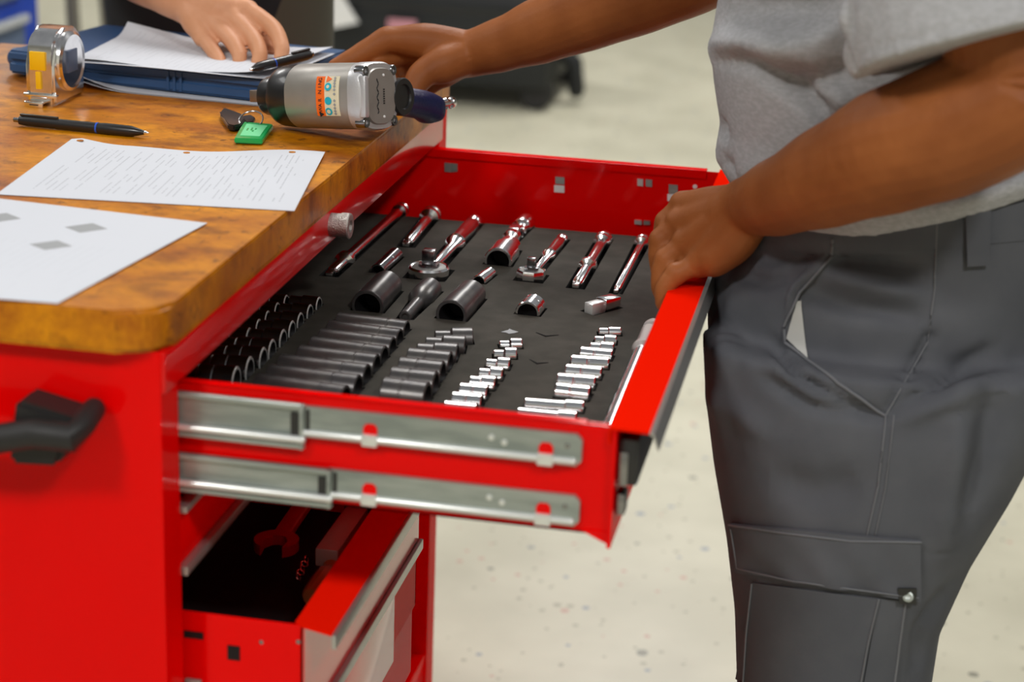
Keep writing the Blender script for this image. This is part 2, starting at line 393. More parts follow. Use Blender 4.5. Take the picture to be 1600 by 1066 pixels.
# casters
for (x, y) in ((-0.06, 0.08), (-0.06, 0.87), (-0.50, 0.08), (-0.50, 0.87)):
    bm = bmesh.new(); lathe(bm, [(-0.016, 0), (-0.016, 0.04), (-0.012, 0.045), (0.012, 0.045), (0.016, 0.04), (0.016, 0)], 24, basis((x, y, 0.045), (0, 1, 0)))
    c = fin(bm, 'caster_wheel', RUBB, chest)
    bm = bmesh.new(); bx(bm, x-0.022, x+0.022, y-0.024, y-0.020, 0.035, 0.10); bx(bm, x-0.022, x+0.022, y+0.020, y+0.024, 0.035, 0.10); bx(bm, x-0.03, x+0.03, y-0.03, y+0.03, 0.093, 0.099)
    fin(bm, 'caster_fork', GALV, chest, smooth=False)
# lock knob on the rail
lk = at(540, 353, 'x', 0.018); LM = basis((0.0035, lk.y, lk.z), (1, 0, 0))
bm = bmesh.new(); lathe(bm, [(0, 0), (0, 0.0115), (0.010, 0.0115), (0.0105, 0.0125), (0.0185, 0.0125), (0.0195, 0.0115), (0.0195, 0.006), (0.016, 0.0055), (0.016, 0)], 28, LM)
lo = fin(bm, 'lock_cylinder', STEELK, chest); lo['label'] = 'round steel lock cylinder on the red rail'
bm = bmesh.new(); bx(bm, 0.0155, 0.0168, -0.0008, 0.0008, -0.0038, 0.0038, M=LM); fin(bm, 'key_slot', INK, lo, smooth=False)
# side handle
hd = bmesh.new()
A = [at(px, py, 'y', -0.001) for px, py in ((54, 602), (148, 632), (140, 662), (118, 704), (44, 700))]
prism(hd, A, (0, -0.036, 0)); 
bmesh.ops.bevel(hd, geom=hd.edges[:], offset=0.004, segments=2, affect='EDGES')
ho = fin(hd, 'handle_bracket', RUBB, chest); ho['label'] = 'black cast handle bracket'
h1 = at(112, 684, 'y', -0.042); h0 = at(-30, 690, 'y', -0.042); h2 = at(128, 664, 'y', -0.030)
bm = bmesh.new(); tube(bm, [(h0.x-0.22, -0.042, h0.z), h0, h1+Vector((-0.03, 0, 0)), h1, h2, (h2.x+0.002, -0.012, h2.z+0.006)], [0.0115, 0.0115, 0.0115, 0.0112, 0.010, 0.009], 20)
fin(bm, 'handle_bar', RUBB, chest)['label'] = 'black tubular push handle bar'
bm = bmesh.new(); prism(bm, [a+Vector((-0.245, 0, 0)) for a in A], (0, -0.036, 0)); bmesh.ops.bevel(bm, geom=bm.edges[:], offset=0.004, segments=2, affect='EDGES')
fin(bm, 'handle_bracket', RUBB, chest)

# --- top drawer
YN, YF, DX0, DX1 = 0.046, 0.886, -0.20, 0.338
ZB, ZT = 0.772, 0.860
bm = bmesh.new()
bx(bm, DX0, DX1, YN, YN+0.0015, ZB, ZT)                 # near side
bx(bm, DX0, DX1-0.022, YN, YN+0.011, ZT-0.0015, ZT, 0.0005)     # folded top
bx(bm, DX0, DX1, YN+0.0095, YN+0.011, ZT-0.010, ZT-0.0015)
bx(bm, DX0, DX1, YF, YF+0.0015, ZB, ZT)                 # far side
bx(bm, DX0, DX1-0.018, YF-0.003, YF+0.010, ZT-0.0005, ZT+0.0015, 0.0005)
bx(bm, DX0, DX1-0.018, YF-0.003, YF-0.0015, ZT-0.008, ZT)
bx(bm, DX0, DX0+0.0015, YN, YF, ZB, ZT)
bx(bm, DX0, DX1, YN, YF, ZB, ZB+0.0015)
dr = fin(bm, 'drawer', RED, chest, smooth=False); dr['label'] = 'wide top drawer pulled out over the lower ones'
bm = bmesh.new()
bx(bm, DX1-0.0005, DX1+0.0025, 0.040, 0.892, 0.764, ZT-0.001)          # face
prism(bm, [(0.3150, 0.0445, 0.7755), (0.3385, 0.0445, 0.7755), (0.3385, 0.0445, 0.765), (0.331, 0.0445, 0.768)], (0, 0.002, 0))
fin(bm, 'drawer_front', RED, dr, smooth=False)
bm = bmesh.new()
prism(bm, [(0.3345, 0.040, 0.8600), (0.3345, 0.893, 0.8600), (0.3655, 0.893, 0.8600), (0.3655, 0.038, 0.8600)], (0, 0, 0.0022))
prism(bm, [(0.3345, 0.040, 0.8480), (0.3345, 0.893, 0.8480), (0.3360, 0.893, 0.8480), (0.3360, 0.040, 0.8480)], (0, 0, 0.012))
fin(bm, 'drawer_lip', REDO, dr, smooth=False)
bm = bmesh.new()
prism(bm, [(0.3655, 0.036, 0.8622), (0.3690, 0.036, 0.8612), (0.3735, 0.036, 0.8490), (0.3722, 0.036, 0.8486), (0.3680, 0.036, 0.8595), (0.3655, 0.036, 0.8605)], (0, 0.858, 0))
fin(bm, 'trim_strip', ALU, dr, smooth=False)
bm = bmesh.new(); bx(bm, 0.341, 0.357, 0.050, 0.890, 0.812, 0.850, 0.003); fin(bm, 'finger_pull', PLAST, dr)
bm = bmesh.new(); bx(bm, 0.341, 0.350, 0.048, 0.066, 0.812, 0.840, 0.002); fin(bm, 'latch_bracket', CHROMED, dr)
bm = bmesh.new(); bx(bm, 0.341, 0.349, 0.048, 0.066, 0.788, 0.806, 0.002); fin(bm, 'latch_bracket', CHROMED, dr)
# slots and tabs seen on the far side wall
yy = YF-0.0003
def wallquad(name, pts, m, t=0.0012):
    b_ = bmesh.new(); prism(b_, [at(px, py, 'y', yy) for px, py in pts], (0, -t, 0)); return fin(b_, name, m, dr, smooth=False)
wallquad('slot_tab', ((695, 254), (705, 255), (705, 269), (695, 268)), ALU); wallquad('slot_tab', ((705, 255), (715, 256), (715, 268), (705, 269)), GALV)
wallquad('slot_tab', ((868, 276), (882, 277), (882, 288), (868, 287)), GALV); wallquad('slot_tab', ((866, 289), (882, 290), (882, 301), (866, 300)), WHITE)
wallquad('slot_tab', ((996, 279), (1005, 280), (1005, 291), (996, 290)), GALVB); wallquad('slot_tab', ((1009, 280), (1019, 281), (1019, 292), (1009, 291)), GALV)
wallquad('slot_tab', ((1045, 288), (1059, 289), (1059, 303), (1045, 302)), GALV); wallquad('slot_tab', ((1043, 303), (1060, 303), (1060, 315), (1043, 314)), WHITE)
wallquad('slot_tab', ((992, 343), (1003, 344), (1003, 350), (992, 349)), GALVB, 0.004); wallquad('slot_tab', ((1006, 344), (1016, 345), (1016, 350), (1006, 350)), GALV, 0.004)
rv = at(1086, 292, 'y', yy); bm = bmesh.new(); lathe(bm, [(0, 0), (0, 0.0028), (0.001, 0.0024), (0.0014, 0)], 16, basis(rv, (0, -1, 0))); fin(bm, 'rivet', WHITE, dr)
# slides on the near side
def slide(zb, zt, xs, xe, izb, izt, nm):
    bm = bmesh.new(); Y0 = 0.0375; Y1 = YN-0.0003; T = 0.001
    # outer channel
    def chan(x0, x1, z0, z1, y0, y1):
        bx(bm, x0, x1, y0+0.003, y1, z0, z1)
        bx(bm, x0, x1, y0, y1, z1-0.0045, z1, 0.0012)
        bx(bm, x0, x1, y0, y1, z0, z0+0.0045, 0.0012)
    chan(-0.30, xs, zb, zt, Y0, Y1-0.003)
    o = fin(bm, 'drawer_slide', GALV, dr); o['label'] = nm
    bm = bmesh.new(); tube(bm, [(-0.29, Y0-0.0002, zb+0.0085), (xs-0.001, Y0-0.0002, zb+0.0085)], 0.0030, 10, hint=Vector((0, 1, 0))); fin(bm, 'rolled_bead', GALVB, o)
    bm = bmesh.new(); bx(bm, xs-0.0105, xs-0.0045, Y0+0.0012, Y0+0.0035, zb+0.007, zt-0.007); bx(bm, xs+0.001, xs+0.004, Y0+0.003, Y0+0.006, izb+0.006, izt-0.002); fin(bm, 'slide_stop', PLAST, o, smooth=False)
    bm = bmesh.new(); bx(bm, xs-0.0035, xs-0.0005, Y0-0.0005, Y1-0.003, zb, zt, 0.0005); fin(bm, 'slide_end', GALV, o)
    bm = bmesh.new()
    # inner member with rounded end
    x1 = xe; y0 = Y0+0.0035; r = 0.004
    pts = [(xs-0.004, y0, izb), (x1-r, y0, izb), (x1, y0, izb+r), (x1, y0, izt-r), (x1-r, y0, izt), (xs-0.004, y0, izt)]
    prism(bm, pts, (0, Y1-y0, 0)); i = fin(bm, 'slide_rail', GALV, o, smooth=False)
    bm = bmesh.new(); tube(bm, [(xs, y0-0.0008, izb+0.004), (x1-0.006, y0-0.0008, izb+0.004)], 0.0028, 10, hint=Vector((0, 1, 0))); fin(bm, 'rolled_bead', GALVB, o)
    for tx in (0.152, 0.288):
        bm = bmesh.new(); zt_ = izb+0.0125
        prism(bm, [(tx-0.0055, y0-0.0006, izb+0.008), (tx+0.0055, y0-0.0006, izb+0.008), (tx+0.0055, y0-0.0006, zt_+0.001), (tx+0.003, y0-0.0006, zt_+0.004), (tx-0.003, y0-0.0006, zt_+0.004), (tx-0.0055, y0-0.0006, zt_+0.001)], (0, 0.0006, 0)); fin(bm, 'slide_window', RED, o, smooth=False)
        bm = bmesh.new(); bx(bm, tx-0.0062, tx+0.0062, y0-0.0042, y0, izb-0.001, izb+0.0085, 0.001); fin(bm, 'slide_tab', GALVB, o)
    for dx in (0.246, 0.256):
        bm = bmesh.new(); lathe(bm, [(0, 0), (0, 0.0026), (0.0012, 0.002), (0.0014, 0)], 12, basis((dx, y0, izb+0.013+(0.003 if dx < 0.25 else 0)), (0, -1, 0))); fin(bm, 'rivet', GALVB, o)
    bm = bmesh.new(); lathe(bm, [(0, 0), (0, 0.0022), (0.0005, 0.002), (0.0006, 0)], 12, basis((xe-0.011, y0, izb+0.0155), (0, -1, 0))); fin(bm, 'screw', MATS['dark_and_shaded_chrome'], o)
slide(0.8180, 0.8545, 0.100, 0.315, 0.8275, 0.8525, 'upper galvanised slide of the top drawer')
slide(0.7715, 0.8035, 0.122, 0.3155, 0.7785, 0.8030, 'lower galvanised slide of the top drawer')

# --- closed drawers just below (only fronts and trims)
for (z0, z1) in ((0.706, 0.752),):
    c = box('drawer', -0.012, -0.003, 0.040, 0.908, z0, z1, RED, chest, 0.001); c['label'] = 'closed drawer front between the two open ones'
    box('trim_strip', -0.006, 0.004, 0.040, 0.908, z0-0.008, z0, ALU, c, 0.001)
    box('trim_strip', -0.006, 0.004, 0.040, 0.908, z1, z1+0.006, ALU, c, 0.001)
# --- lower open drawer
ly0, ly1, lx0, lx1 = 0.046, 0.432, -0.30, 0.0975
bm = bmesh.new()
bx(bm, lx0, lx1, ly0, ly0+0.002, 0.50, 0.664); bx(bm, lx0, lx1, ly1-0.002, ly1, 0.50, 0.664); bx(bm, lx0, lx0+0.002, ly0, ly1, 0.50, 0.664)
bx(bm, lx1-0.002, lx1, ly0, ly1, 0.50, 0.664)
ld = fin(bm, 'drawer', RED, chest, smooth=False); ld['label'] = 'lower drawer opened a hand width with its inner shade painted as a black floor'
bm = bmesh.new(); bx(bm, lx0, lx1-0.002, ly0+0.002, ly1-0.002, 0.588, 0.592); fin(bm, 'shade_floor', DRAWERSHADE, ld, smooth=False)
for (a, b_, c, d) in ((288, 985, 318, 999), (356, 1008, 375, 1032)):
    p = at(a, b_, 'y', ly0); q = at(c, d, 'y', ly0)
    bm = bmesh.new(); bx(bm, p.x, q.x, ly0-0.0012, ly0, q.z, p.z); fin(bm, 'mounting_slot', BORE, ld, smooth=False)
for (a, b_, c, d) in ((291, 1058, 316, 1075),):
    p = at(a, b_, 'y', ly0); q = at(c, d, 'y', ly0)
    bm = bmesh.new(); bx(bm, p.x, q.x, ly0-0.004, ly0, q.z, p.z, 0.001); fin(bm, 'drawer_slide', GALV, ld)
for (a, b_) in ((408, 1004), (470, 1004)):
    p = at(a, b_, 'y', ly0); bm = bmesh.new(); lathe(bm, [(0, 0), (0, 0.002), (0.001, 0)], 12, basis((min(p.x, lx1-0.004), ly0, p.z), (0, -1, 0))); fin(bm, 'screw', MATS['dark_and_shaded_chrome'], ld)
bm = bmesh.new(); prism(bm, [(lx1, 0.0455, 0.572), (0.0990, 0.0455, 0.572), (0.0990, 0.0455, 0.662), (lx1, 0.0455, 0.662)], (0, 0.388, 0)); fin(bm, 'drawer_front', REDG, ld, smooth=False)
bm = bmesh.new(); prism(bm, [(0.090, 0.050, 0.6630), (0.090, 0.434, 0.6630), (0.1245, 0.434, 0.6630), (0.1245, 0.036, 0.6630), (0.098, 0.044, 0.663)], (0, 0, 0.002)); bx(bm, 0.090, 0.0915, 0.050, 0.43, 0.650, 0.663); fin(bm, 'drawer_lip', REDO, ld, smooth=False)
bm = bmesh.new(); bx(bm, 0.1245, 0.1285, 0.033, 0.434, 0.653, 0.6655, 0.001); fin(bm, 'trim_strip', ALU, ld)
# drawer front under it, with its trim
pe = at(615, 1034, 'x', 0.099); pe2 = at(642, 1050, 'x', 0.0965)
l2 = box('drawer', 0.085, 0.0965, 0.046, pe2.y, pe2.z, 0.560, RED, chest, 0.001); l2['label'] = 'bottom red drawer front with raised plate'
bm = bmesh.new(); bx(bm, 0.0965, 0.0990, 0.046, pe.y, pe.z, 0.560, 0.0006); fin(bm, 'front_plate', REDG, l2)
bm = bmesh.new(); bx(bm, 0.0975, 0.1035, 0.046, 0.436, 0.5605, 0.5715, 0.001); fin(bm, 'trim_strip', ALU, l2)
for ya in (0.047, pe2.y-0.003):
    bm = bmesh.new(); bx(bm, lx0, 0.088, ya, ya+0.002, pe2.z, 0.499); fin(bm, 'drawer_side', RED, l2, smooth=False)
# divider post, cupboard front and ledge on the far half
box('divider_post', -0.10, -0.002, 0.440, 0.446, 0.104, 0.700, RED, chest, smooth=False)
cd = box('cupboard_front', -0.060, -0.046, 0.446, 0.912, 0.232, 0.696, RED, chest, 0.002)
box('ledge', -0.060, -0.001, 0.446, 0.912, 0.150, 0.190, RED, chest, 0.003)

# --- worktop
bm = bmesh.new()
x0, x1, y0, y1, r = -0.60, 0.005, -0.014, 0.957, 0.034
pts = []
for (ccx, ccy, a0) in ((x1-r, y0+r, -90), (x1-r*0.6, y1-r*0.6, 0), (x0+r, y1-r, 90), (x0+r, y0+r, 180)):
    rr = r*0.6 if a0 == 0 else r
    for k in range(9):
        a = math.radians(a0+k*90/8); pts.append((ccx+rr*math.cos(a), ccy+rr*math.sin(a), 0.900))
prism(bm, pts, (0, 0, 0.034))
te = [e for e in bm.edges if abs(e.verts[0].co.z-e.verts[1].co.z) < 1e-5]
bmesh.ops.bevel(bm, geom=te, offset=0.0035, segments=3, affect='EDGES')
wt = fin(bm, 'worktop', WOOD, angle=50); tag(wt, 'worn orange brown butcher block worktop with stained surface and rounded corner', 'worktop')

# ------------------------------------------------------------------ tool tray foam and tools
ZF = 0.790
CUT = bmesh.new()
def pocket(A, B, r, r2=None, g=0.0015):
    """recess under a tool lying from A to B"""
    A = Vector((A[0], A[1], 0)); B = Vector((B[0], B[1], 0)); d = (B-A).normalized(); s = Vector((-d.y, d.x, 0)); r2 = r2 or r
    pts = [A-d*g-s*(r+g), B+d*g-s*(r2+g), B+d*g+s*(r2+g), A-d*g+s*(r+g)]
    a = [CUT.verts.new((p.x, p.y, 0.7772+random.random()*2e-4)) for p in pts]; b = [CUT.verts.new((p.x, p.y, 0.80)) for p in pts]
    CUT.faces.new(a[::-1]); CUT.faces.new(b)
    for i in range(4): CUT.faces.new((a[i], a[(i+1) % 4], b[(i+1) % 4], b[i]))
def thing_local(name, o, X, label, cat, group=None):
    e = bpy.data.objects.new(name, None); COL.objects.link(e); e.empty_display_size = 0.02
    e.matrix_world = basis(o, X); return tag(e, label, cat, group)
def zc(r): return max(ZF+0.12*r, 0.7785+r)
def socket(p, q, ro, rd=None, split=0.45, label='', group=None, m=None, bore=True, step=True, name='socket', lip=False):
    """p drive end px, q open end px; ro/rd radii"""
    rd = rd or ro; z = zc(max(ro, rd)); A = at(*p, 'z', z); B = at(*q, 'z', z); L = (B-A).length
    m = m or CHROME
    e = 0.0008
    prof = [(e*2, rd*0.55, 1), (L*0.3, rd*0.52, 1)][::-1]
    prof = [(L*0.28, 0, 1), (L*0.28, rd*0.50, 1), (0.0003, rd*0.52, 0), (0, rd*0.62, 0), (0, rd-e, 0), (e, rd, 0)]
    if step and abs(ro-rd) > 1e-4: prof += [(L*split, rd, 0), (L*split+abs(ro-rd)*0.8, ro, 0)]
    else:
        prof += [(L*split, rd, 0), (L*split+0.0006, rd-0.0004, 0), (L*split+0.0016, rd-0.0004, 0), (L*split+0.0022, ro, 0)]
    prof += [(L-e, ro, 2 if lip else 0), (L, ro-e, 2 if lip else 0), (L, ro*0.80, 1), (L-0.002, ro*0.74, 1), (L*0.55, ro*0.72, 1), (L*0.55, 0, 1)]
    bm = bmesh.new(); lathe(bm, prof, 24)
    o = fin(bm, name, [m, BORE, GALVB], angle=32); o.matrix_world = basis(A, B-A)
    pocket(A, B, rd, ro)
    return tag(o, label, 'socket', group)
ORD = ['farthest', 'second', 'third', 'fourth', 'fifth', 'sixth', 'seventh', 'eighth', 'ninth', 'tenth']
def nth(i, n): return ORD[0] if i == 0 else ('nearest' if i == n-1 else ORD[i]+' farthest')
# long black impact sockets
rows = [((528, 505), (636, 518)), ((514, 518), (625, 532)), ((501, 532), (614, 546)), ((487, 546), (601, 561)), ((468, 561), (589, 575)), ((438, 576), (574, 592)), ((421, 593), (560, 610)), ((402, 609), (540, 628))]
for i, (a, b_) in enumerate(rows):
    r = 0.0108+i*0.00055
    socket(a, b_, r, r, 0.72, '%s long black impact socket in the column of eight long ones' % nth(i, 8), 'long black impact sockets', IMPACT)
rows = [((679, 530), (738, 530)), ((665, 541), (727, 544)), ((652, 553), (715, 557)), ((638, 565), (704, 571)), ((625, 581), (692, 588)), ((612, 598), (681, 605)), ((600, 616), (668, 624))]
for i, (a, b_) in enumerate(rows):
    r = 0.0112+i*0.0007; socket(a, b_, r, [0.0085, 0.009, 0.0105, r, r, r, r][i], 0.40, '%s short black impact socket in the column of seven short ones' % nth(i, 7), 'short black impact sockets', IMPACT)
rows = [((780, 540), (815, 540)), ((771, 555), (807, 556)), ((760, 570), (797, 573)), ((749, 586), (786, 589)), ((735, 600), (775, 604)), ((719, 615), (762, 619)), ((707, 630), (753, 634)), ((695, 645), (745, 650))]
for i, (a, b_) in enumerate(rows):
    r = 0.0072+i*0.0006; socket(a, b_, r, [0.0048, 0.0052, 0.0058, 0.0066, 0.0078, r, r, r][i], 0.42, '%s chrome socket in the short column beside the black sockets' % nth(i, 8), 'short chrome sockets')
rows = [((935, 520), (970, 521)), ((929, 533), (963, 535)), ((922, 544), (959, 547)), ((907, 554), (957, 559)), ((892, 568), (951, 572)), ((884, 583), (940, 588)), ((871, 598), (930, 603)), ((869, 614), (922, 620)), ((820, 633), (912, 640)), ((809, 648), (901, 657))]
for i, (a, b_) in enumerate(rows):
    r = 0.0060+i*0.00055
    if i >= 8: r = 0.0078
    socket(a, b_, r, [0.0048, 0.005, 0.0055, r, r, r, r, r, 0.0065, 0.0065][i], 0.42 if i < 8 else 0.68, '%s chrome socket in the column of ten near the drawer front' % nth(i, 10), 'chrome sockets near the drawer front')
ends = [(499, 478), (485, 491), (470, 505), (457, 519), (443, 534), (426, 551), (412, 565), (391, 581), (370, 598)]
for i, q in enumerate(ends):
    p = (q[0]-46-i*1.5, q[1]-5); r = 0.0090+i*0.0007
    socket(p, q, r, r*0.82 if i < 5 else r, 0.4, '%s chrome socket in the shaded column beside the red rail' % nth(i, 9), 'shaded chrome sockets by the rail', m=CHROMED, lip=True)  # shade below the rail put into a darker chrome, rims painted bright
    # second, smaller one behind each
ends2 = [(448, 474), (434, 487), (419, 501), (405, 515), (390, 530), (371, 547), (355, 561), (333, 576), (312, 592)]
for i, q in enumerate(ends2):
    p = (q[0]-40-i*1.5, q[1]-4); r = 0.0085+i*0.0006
    socket(p, q, r, r, 0.4, '%s dark socket in the column almost hidden under the red rail' % nth(i, 9), 'sockets under the rail', CHROMED, lip=True)  # same darkened chrome, holding the shade below the rail

# long extension bar at the left back
def ext_bar(tip, end, rb, rh, headlen, label, mid=None):
    z = zc(rh); A = at(*end, 'z', z); B = at(*tip, 'z', z); L = (B-A).length; h = headlen
    t = thing_local('extension_bar', A, B-A, label, 'extension bar')
    bm = bmesh.new(); lathe(bm, [(0.004, 0, 1), (0.004, rh*0.5, 1), (0, rh*0.55), (0, rh*0.92), (0.0008, rh), (h*0.38, rh), (h*0.42, rh*0.86), (h*0.55, rh*0.86), (h*0.59, rh), (h, rh), (h*1.12, rb)], 24); fin(bm, 'socket_head', [CHROME, BORE], t, True)
    bm = bmesh.new(); prof = [(h*1.0, 0), (h*1.0, rb)]
    if mid: prof += [(L*mid-0.004, rb), (L*mid-0.002, rb*1.7), (L*mid+0.006, rb*1.7), (L*mid+0.008, rb)]
    prof += [(L-0.014, rb), (L-0.011, rb*0.72), (L-0.010, 0)]
    lathe(bm, prof, 20); fin(bm, 'shaft', CHROME, t, True)
    s = rb*0.62; bm = bmesh.new(); bx(bm, L-0.0105, L, -s, s, -s, s, 0.0007); fin(bm, 'square_drive', CHROME, t, True)
    pocket(A, B, rh*0.9, rb*1.5)
    return t
ext_bar((514, 430), (630, 325), 0.0062, 0.0088, 0.020, 'long chrome extension bar at the left of the far tool row', 0.80)
ext_bar((634, 384), (676, 334), 0.0062, 0.0115, 0.022, 'short chrome extension bar right of the long one')
ext_bar((962, 457), (1005, 376), 0.0040, 0.0085, 0.016, 'slim chrome extension bar beside the hand in the drawer')
ext_bar((899, 449), (944, 373), 0.0058, 0.0098, 0.018, 'chrome extension bar with a collar half way along', 0.58)
# coupler and small sockets
socket((618, 399), (590, 425), 0.0085, 0.0088, 0.42, 'small dark chrome socket between the two extension bars and the large ratchet', m=CHROMED)
socket((766, 427), (748, 441), 0.0075, 0.0068, 0.4, 'tiny chrome socket below the big chrome socket')
socket((605, 446), (574, 479), 0.0165, 0.0160, 0.5, 'large black impact socket at the left of the middle row', m=IMPACT)
socket((737, 459), (705, 493), 0.0158, 0.0150, 0.5, 'large black impact socket right of the black adapter', m=IMPACT)
socket((797, 385), (778, 409), 0.0155, 0.0125, 0.35, 'big chrome socket with wide dark mouth under the universal joint')
socket((834, 478), (824, 490), 0.0125, 0.0125, 0.4, 'squat chrome socket standing out of its own foam hole')
# black adapter
z = zc(0.013); A = at(672, 452, 'z', z); B = at(633, 496, 'z', z); L = (B-A).length
t = thing_local('impact_adapter', A, B-A, 'black impact adapter with narrow stem between two large black sockets', 'adapter')
bm = bmesh.new(); lathe(bm, [(0.004, 0), (0.004, 0.007), (0, 0.0075), (0, 0.0118), (0.001, 0.0128), (L*0.38, 0.0132), (L*0.5, 0.0068), (L*0.55, 0)], 24); fin(bm, 'head', IMPACT, t, True)
bm = bmesh.new(); lathe(bm, [(L*0.45, 0), (L*0.45, 0.0066), (L-0.001, 0.0064), (L, 0.0055), (L, 0.0040), (L-0.002, 0.0038), (L-0.002, 0)], 20); fin(bm, 'stem', IMPACT, t, True)
pocket(A, B, 0.013, 0.0075)
# universal joint
z = zc(0.0105); A = at(822, 348, 'z', z); B = at(793, 379, 'z', z); L = (B-A).length
t = thing_local('universal_joint', A, B-A, 'chrome universal joint above the big chrome socket', 'universal joint')
bm = bmesh.new(); lathe(bm, [(0.003, 0), (0.003, 0.006), (0, 0.0065), (0, 0.0105), (0.001, 0.0115), (L*0.26, 0.0115), (L*0.30, 0.0095), (L*0.36, 0)], 24)
bx(bm, L*0.28, L*0.52, 0.0055, 0.0095, -0.006, 0.006, 0.001); bx(bm, L*0.28, L*0.52, -0.0095, -0.0055, -0.006, 0.006, 0.001); fin(bm, 'yoke', CHROME, t, True)
bm = bmesh.new(); lathe(bm, [(L*0.66, 0), (L*0.70, 0.0095), (L*0.84, 0.0100), (L*0.86, 0.007), (L*0.9, 0.006), (L*0.9, 0)], 24)
bx(bm, L*0.44, L*0.70, -0.006, 0.006, 0.0055, 0.0095, 0.001); bx(bm, L*0.44, L*0.70, -0.006, 0.006, -0.0095, -0.0055, 0.001); bx(bm, L*0.88, L, -0.0048, 0.0048, -0.0048, 0.0048, 0.0006); fin(bm, 'yoke', CHROME, t, True)
bm = bmesh.new(); bx(bm, L*0.41, L*0.55, -0.0054, 0.0054, -0.0054, 0.0054, 0.0012); lathe(bm, [(-0.0102, 0), (-0.0102, 0.002), (0.0102, 0.002), (0.0102, 0)], 12, basis((L*0.48, 0, 0), (0, 1, 0))); fin(bm, 'centre_block', CHROMED, t, True)
pocket(A, B, 0.0115, 0.0095)
# ratchets
def ratchet(head, end, rh, rg, octa, label):
    z = ZF+0.003; A = at(*head, 'z', z); B = at(*end, 'z', z); L = (B-A).length
    t = thing_local('ratchet', A, B-A, label, 'ratchet')
    n = 8 if octa else 32; k = 1.06 if octa else 1.0
    MZ = Matrix(((0, 0, -1, 0), (0, 1, 0, 0), (1, 0, 0, 0), (0, 0, 0, 1)))
    bm = bmesh.new(); lathe(bm, [(-0.009, 0), (-0.009, rh*0.9*k), (-0.006, rh*k), (0.004, rh*k), (0.0062, rh*0.93*k), (0.0052, rh*0.84*k), (0.0050, 0)], n, MZ, phase=math.pi/n)
    fin(bm, 'head', CHROME, t, True, angle=30)
    bm = bmesh.new(); lathe(bm, [(0.0048, 0), (0.0052, rh*0.84*k), (0.0058, rh*0.80*k), (0.0060, 0)], n, MZ, phase=math.pi/n); fin(bm, 'cover_plate', TANK, t, True)
    s = rh*0.30; bm = bmesh.new(); lathe(bm, [(0.0055, 0), (0.0055, s*1.75), (0.009, s*1.7), (0.0095, 0)], 24, MZ); bx(bm, -s, s, -s, s, 0.009, 0.009+s*2.3, 0.0008); fin(bm, 'square_drive', CHROMED, t, True)
    bm = bmesh.new(); r0 = rg*0.62
    lathe(bm, [(rh*0.85, 0), (rh*0.85, r0*0.95), (L*0.46, r0), (L*0.49, rg), (L*0.515, rg*1.12), (L*0.53, rg*0.85), (L*0.55, rg*1.12), (L*0.58, rg*0.95), (L*0.80, rg*0.98), (L*0.90, rg*0.92), (L*0.93, rg*0.72), (L*0.955, rg*1.0), (L*0.985, rg*0.85), (L, 0)], 24, Matrix.Translation((0, 0, -0.0015)))
    fin(bm, 'handle', CHROME, t, True)
    d = (B-A).normalized(); pocket(A-d*rh, A+d*rh, rh); pocket(A+d*rh*0.8, B, rg*1.05)
TANK = mat('ratchet_plate', (0.30, 0.30, 0.29), 0.5, metal=0.5)
ratchet((670, 424), (744, 343), 0.0215, 0.0098, False, 'large chrome ratchet with round head and square drive pointing up')
ratchet((830, 430), (880, 370), 0.0148, 0.0068, True, 'small chrome ratchet with angular head')
# square adapter on its side
z = ZF+0.004; A = at(919, 483, 'z', z); B = at(962, 472, 'z', z); L = (B-A).length
t = thing_local('drive_adapter', A, B-A, 'small chrome square drive adapter in front of the slim extension bar', 'adapter')
bm = bmesh.new(); bx(bm, L*0.46, L, -0.0075, 0.0075, -0.0075, 0.0075, 0.0012); fin(bm, 'square_body', CHROME, t, True)
bm = bmesh.new(); bx(bm, 0, L*0.47, -0.0058, 0.0058, -0.0060, 0.0060, 0.0012); fin(bm, 'square_drive', GALVB, t, True)
pocket(A, B, 0.0085)
# long breaker bar along the drawer lip
z = 0.796; A = at(1021, 506, 'z', z); B = at(951, 676, 'z', z); B = B+(B-A).normalized()*0.0; L = (B-A).length
t = thing_local('breaker_bar', A, B-A, 'long chrome breaker bar lying along the front lip of the drawer', 'breaker bar')
bm = bmesh.new(); lathe(bm, [(0, 0), (0.001, 0.006), (0.012, 0.0085), (0.018, 0.0085), (0.020, 0.006), (0.026, 0.006), (0.028, 0.0088), (0.075, 0.0088), (0.078, 0.0105), (0.084, 0.0105), (0.087, 0.0075), (0.088, 0)], 24); fin(bm, 'knurled_grip', STEELK, t, True)
bm = bmesh.new(); lathe(bm, [(0.086, 0), (0.086, 0.0075), (L, 0.0075), (L, 0)], 20); fin(bm, 'shaft', CHROME, t, True)
pocket(A, B, 0.0088)

# foam tray with the pockets cut out
bm = bmesh.new(); bx(bm, -0.195, 0.3335, 0.0582, 0.838, 0.7740, ZF)
bx(bm, -0.195, 0.3335, 0.838, 0.884, 0.7740, ZF-0.013)
foam = fin(bm, 'foam_tray', [FOAM, FOAMSHADE], smooth=False)
for p in [(840, 567, 0.012), (862, 575, 0.010)]:
    pass
cutter = fin(CUT, 'cutter', FOAMSHADE, smooth=False)
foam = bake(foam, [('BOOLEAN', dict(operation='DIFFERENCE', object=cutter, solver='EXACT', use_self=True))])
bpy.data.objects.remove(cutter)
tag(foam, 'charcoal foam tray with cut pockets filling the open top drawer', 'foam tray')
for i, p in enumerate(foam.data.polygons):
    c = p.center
    if c.z < ZF-0.0005 and 0.059 < c.y < 0.845 and c.x < 0.333: p.material_index = 1
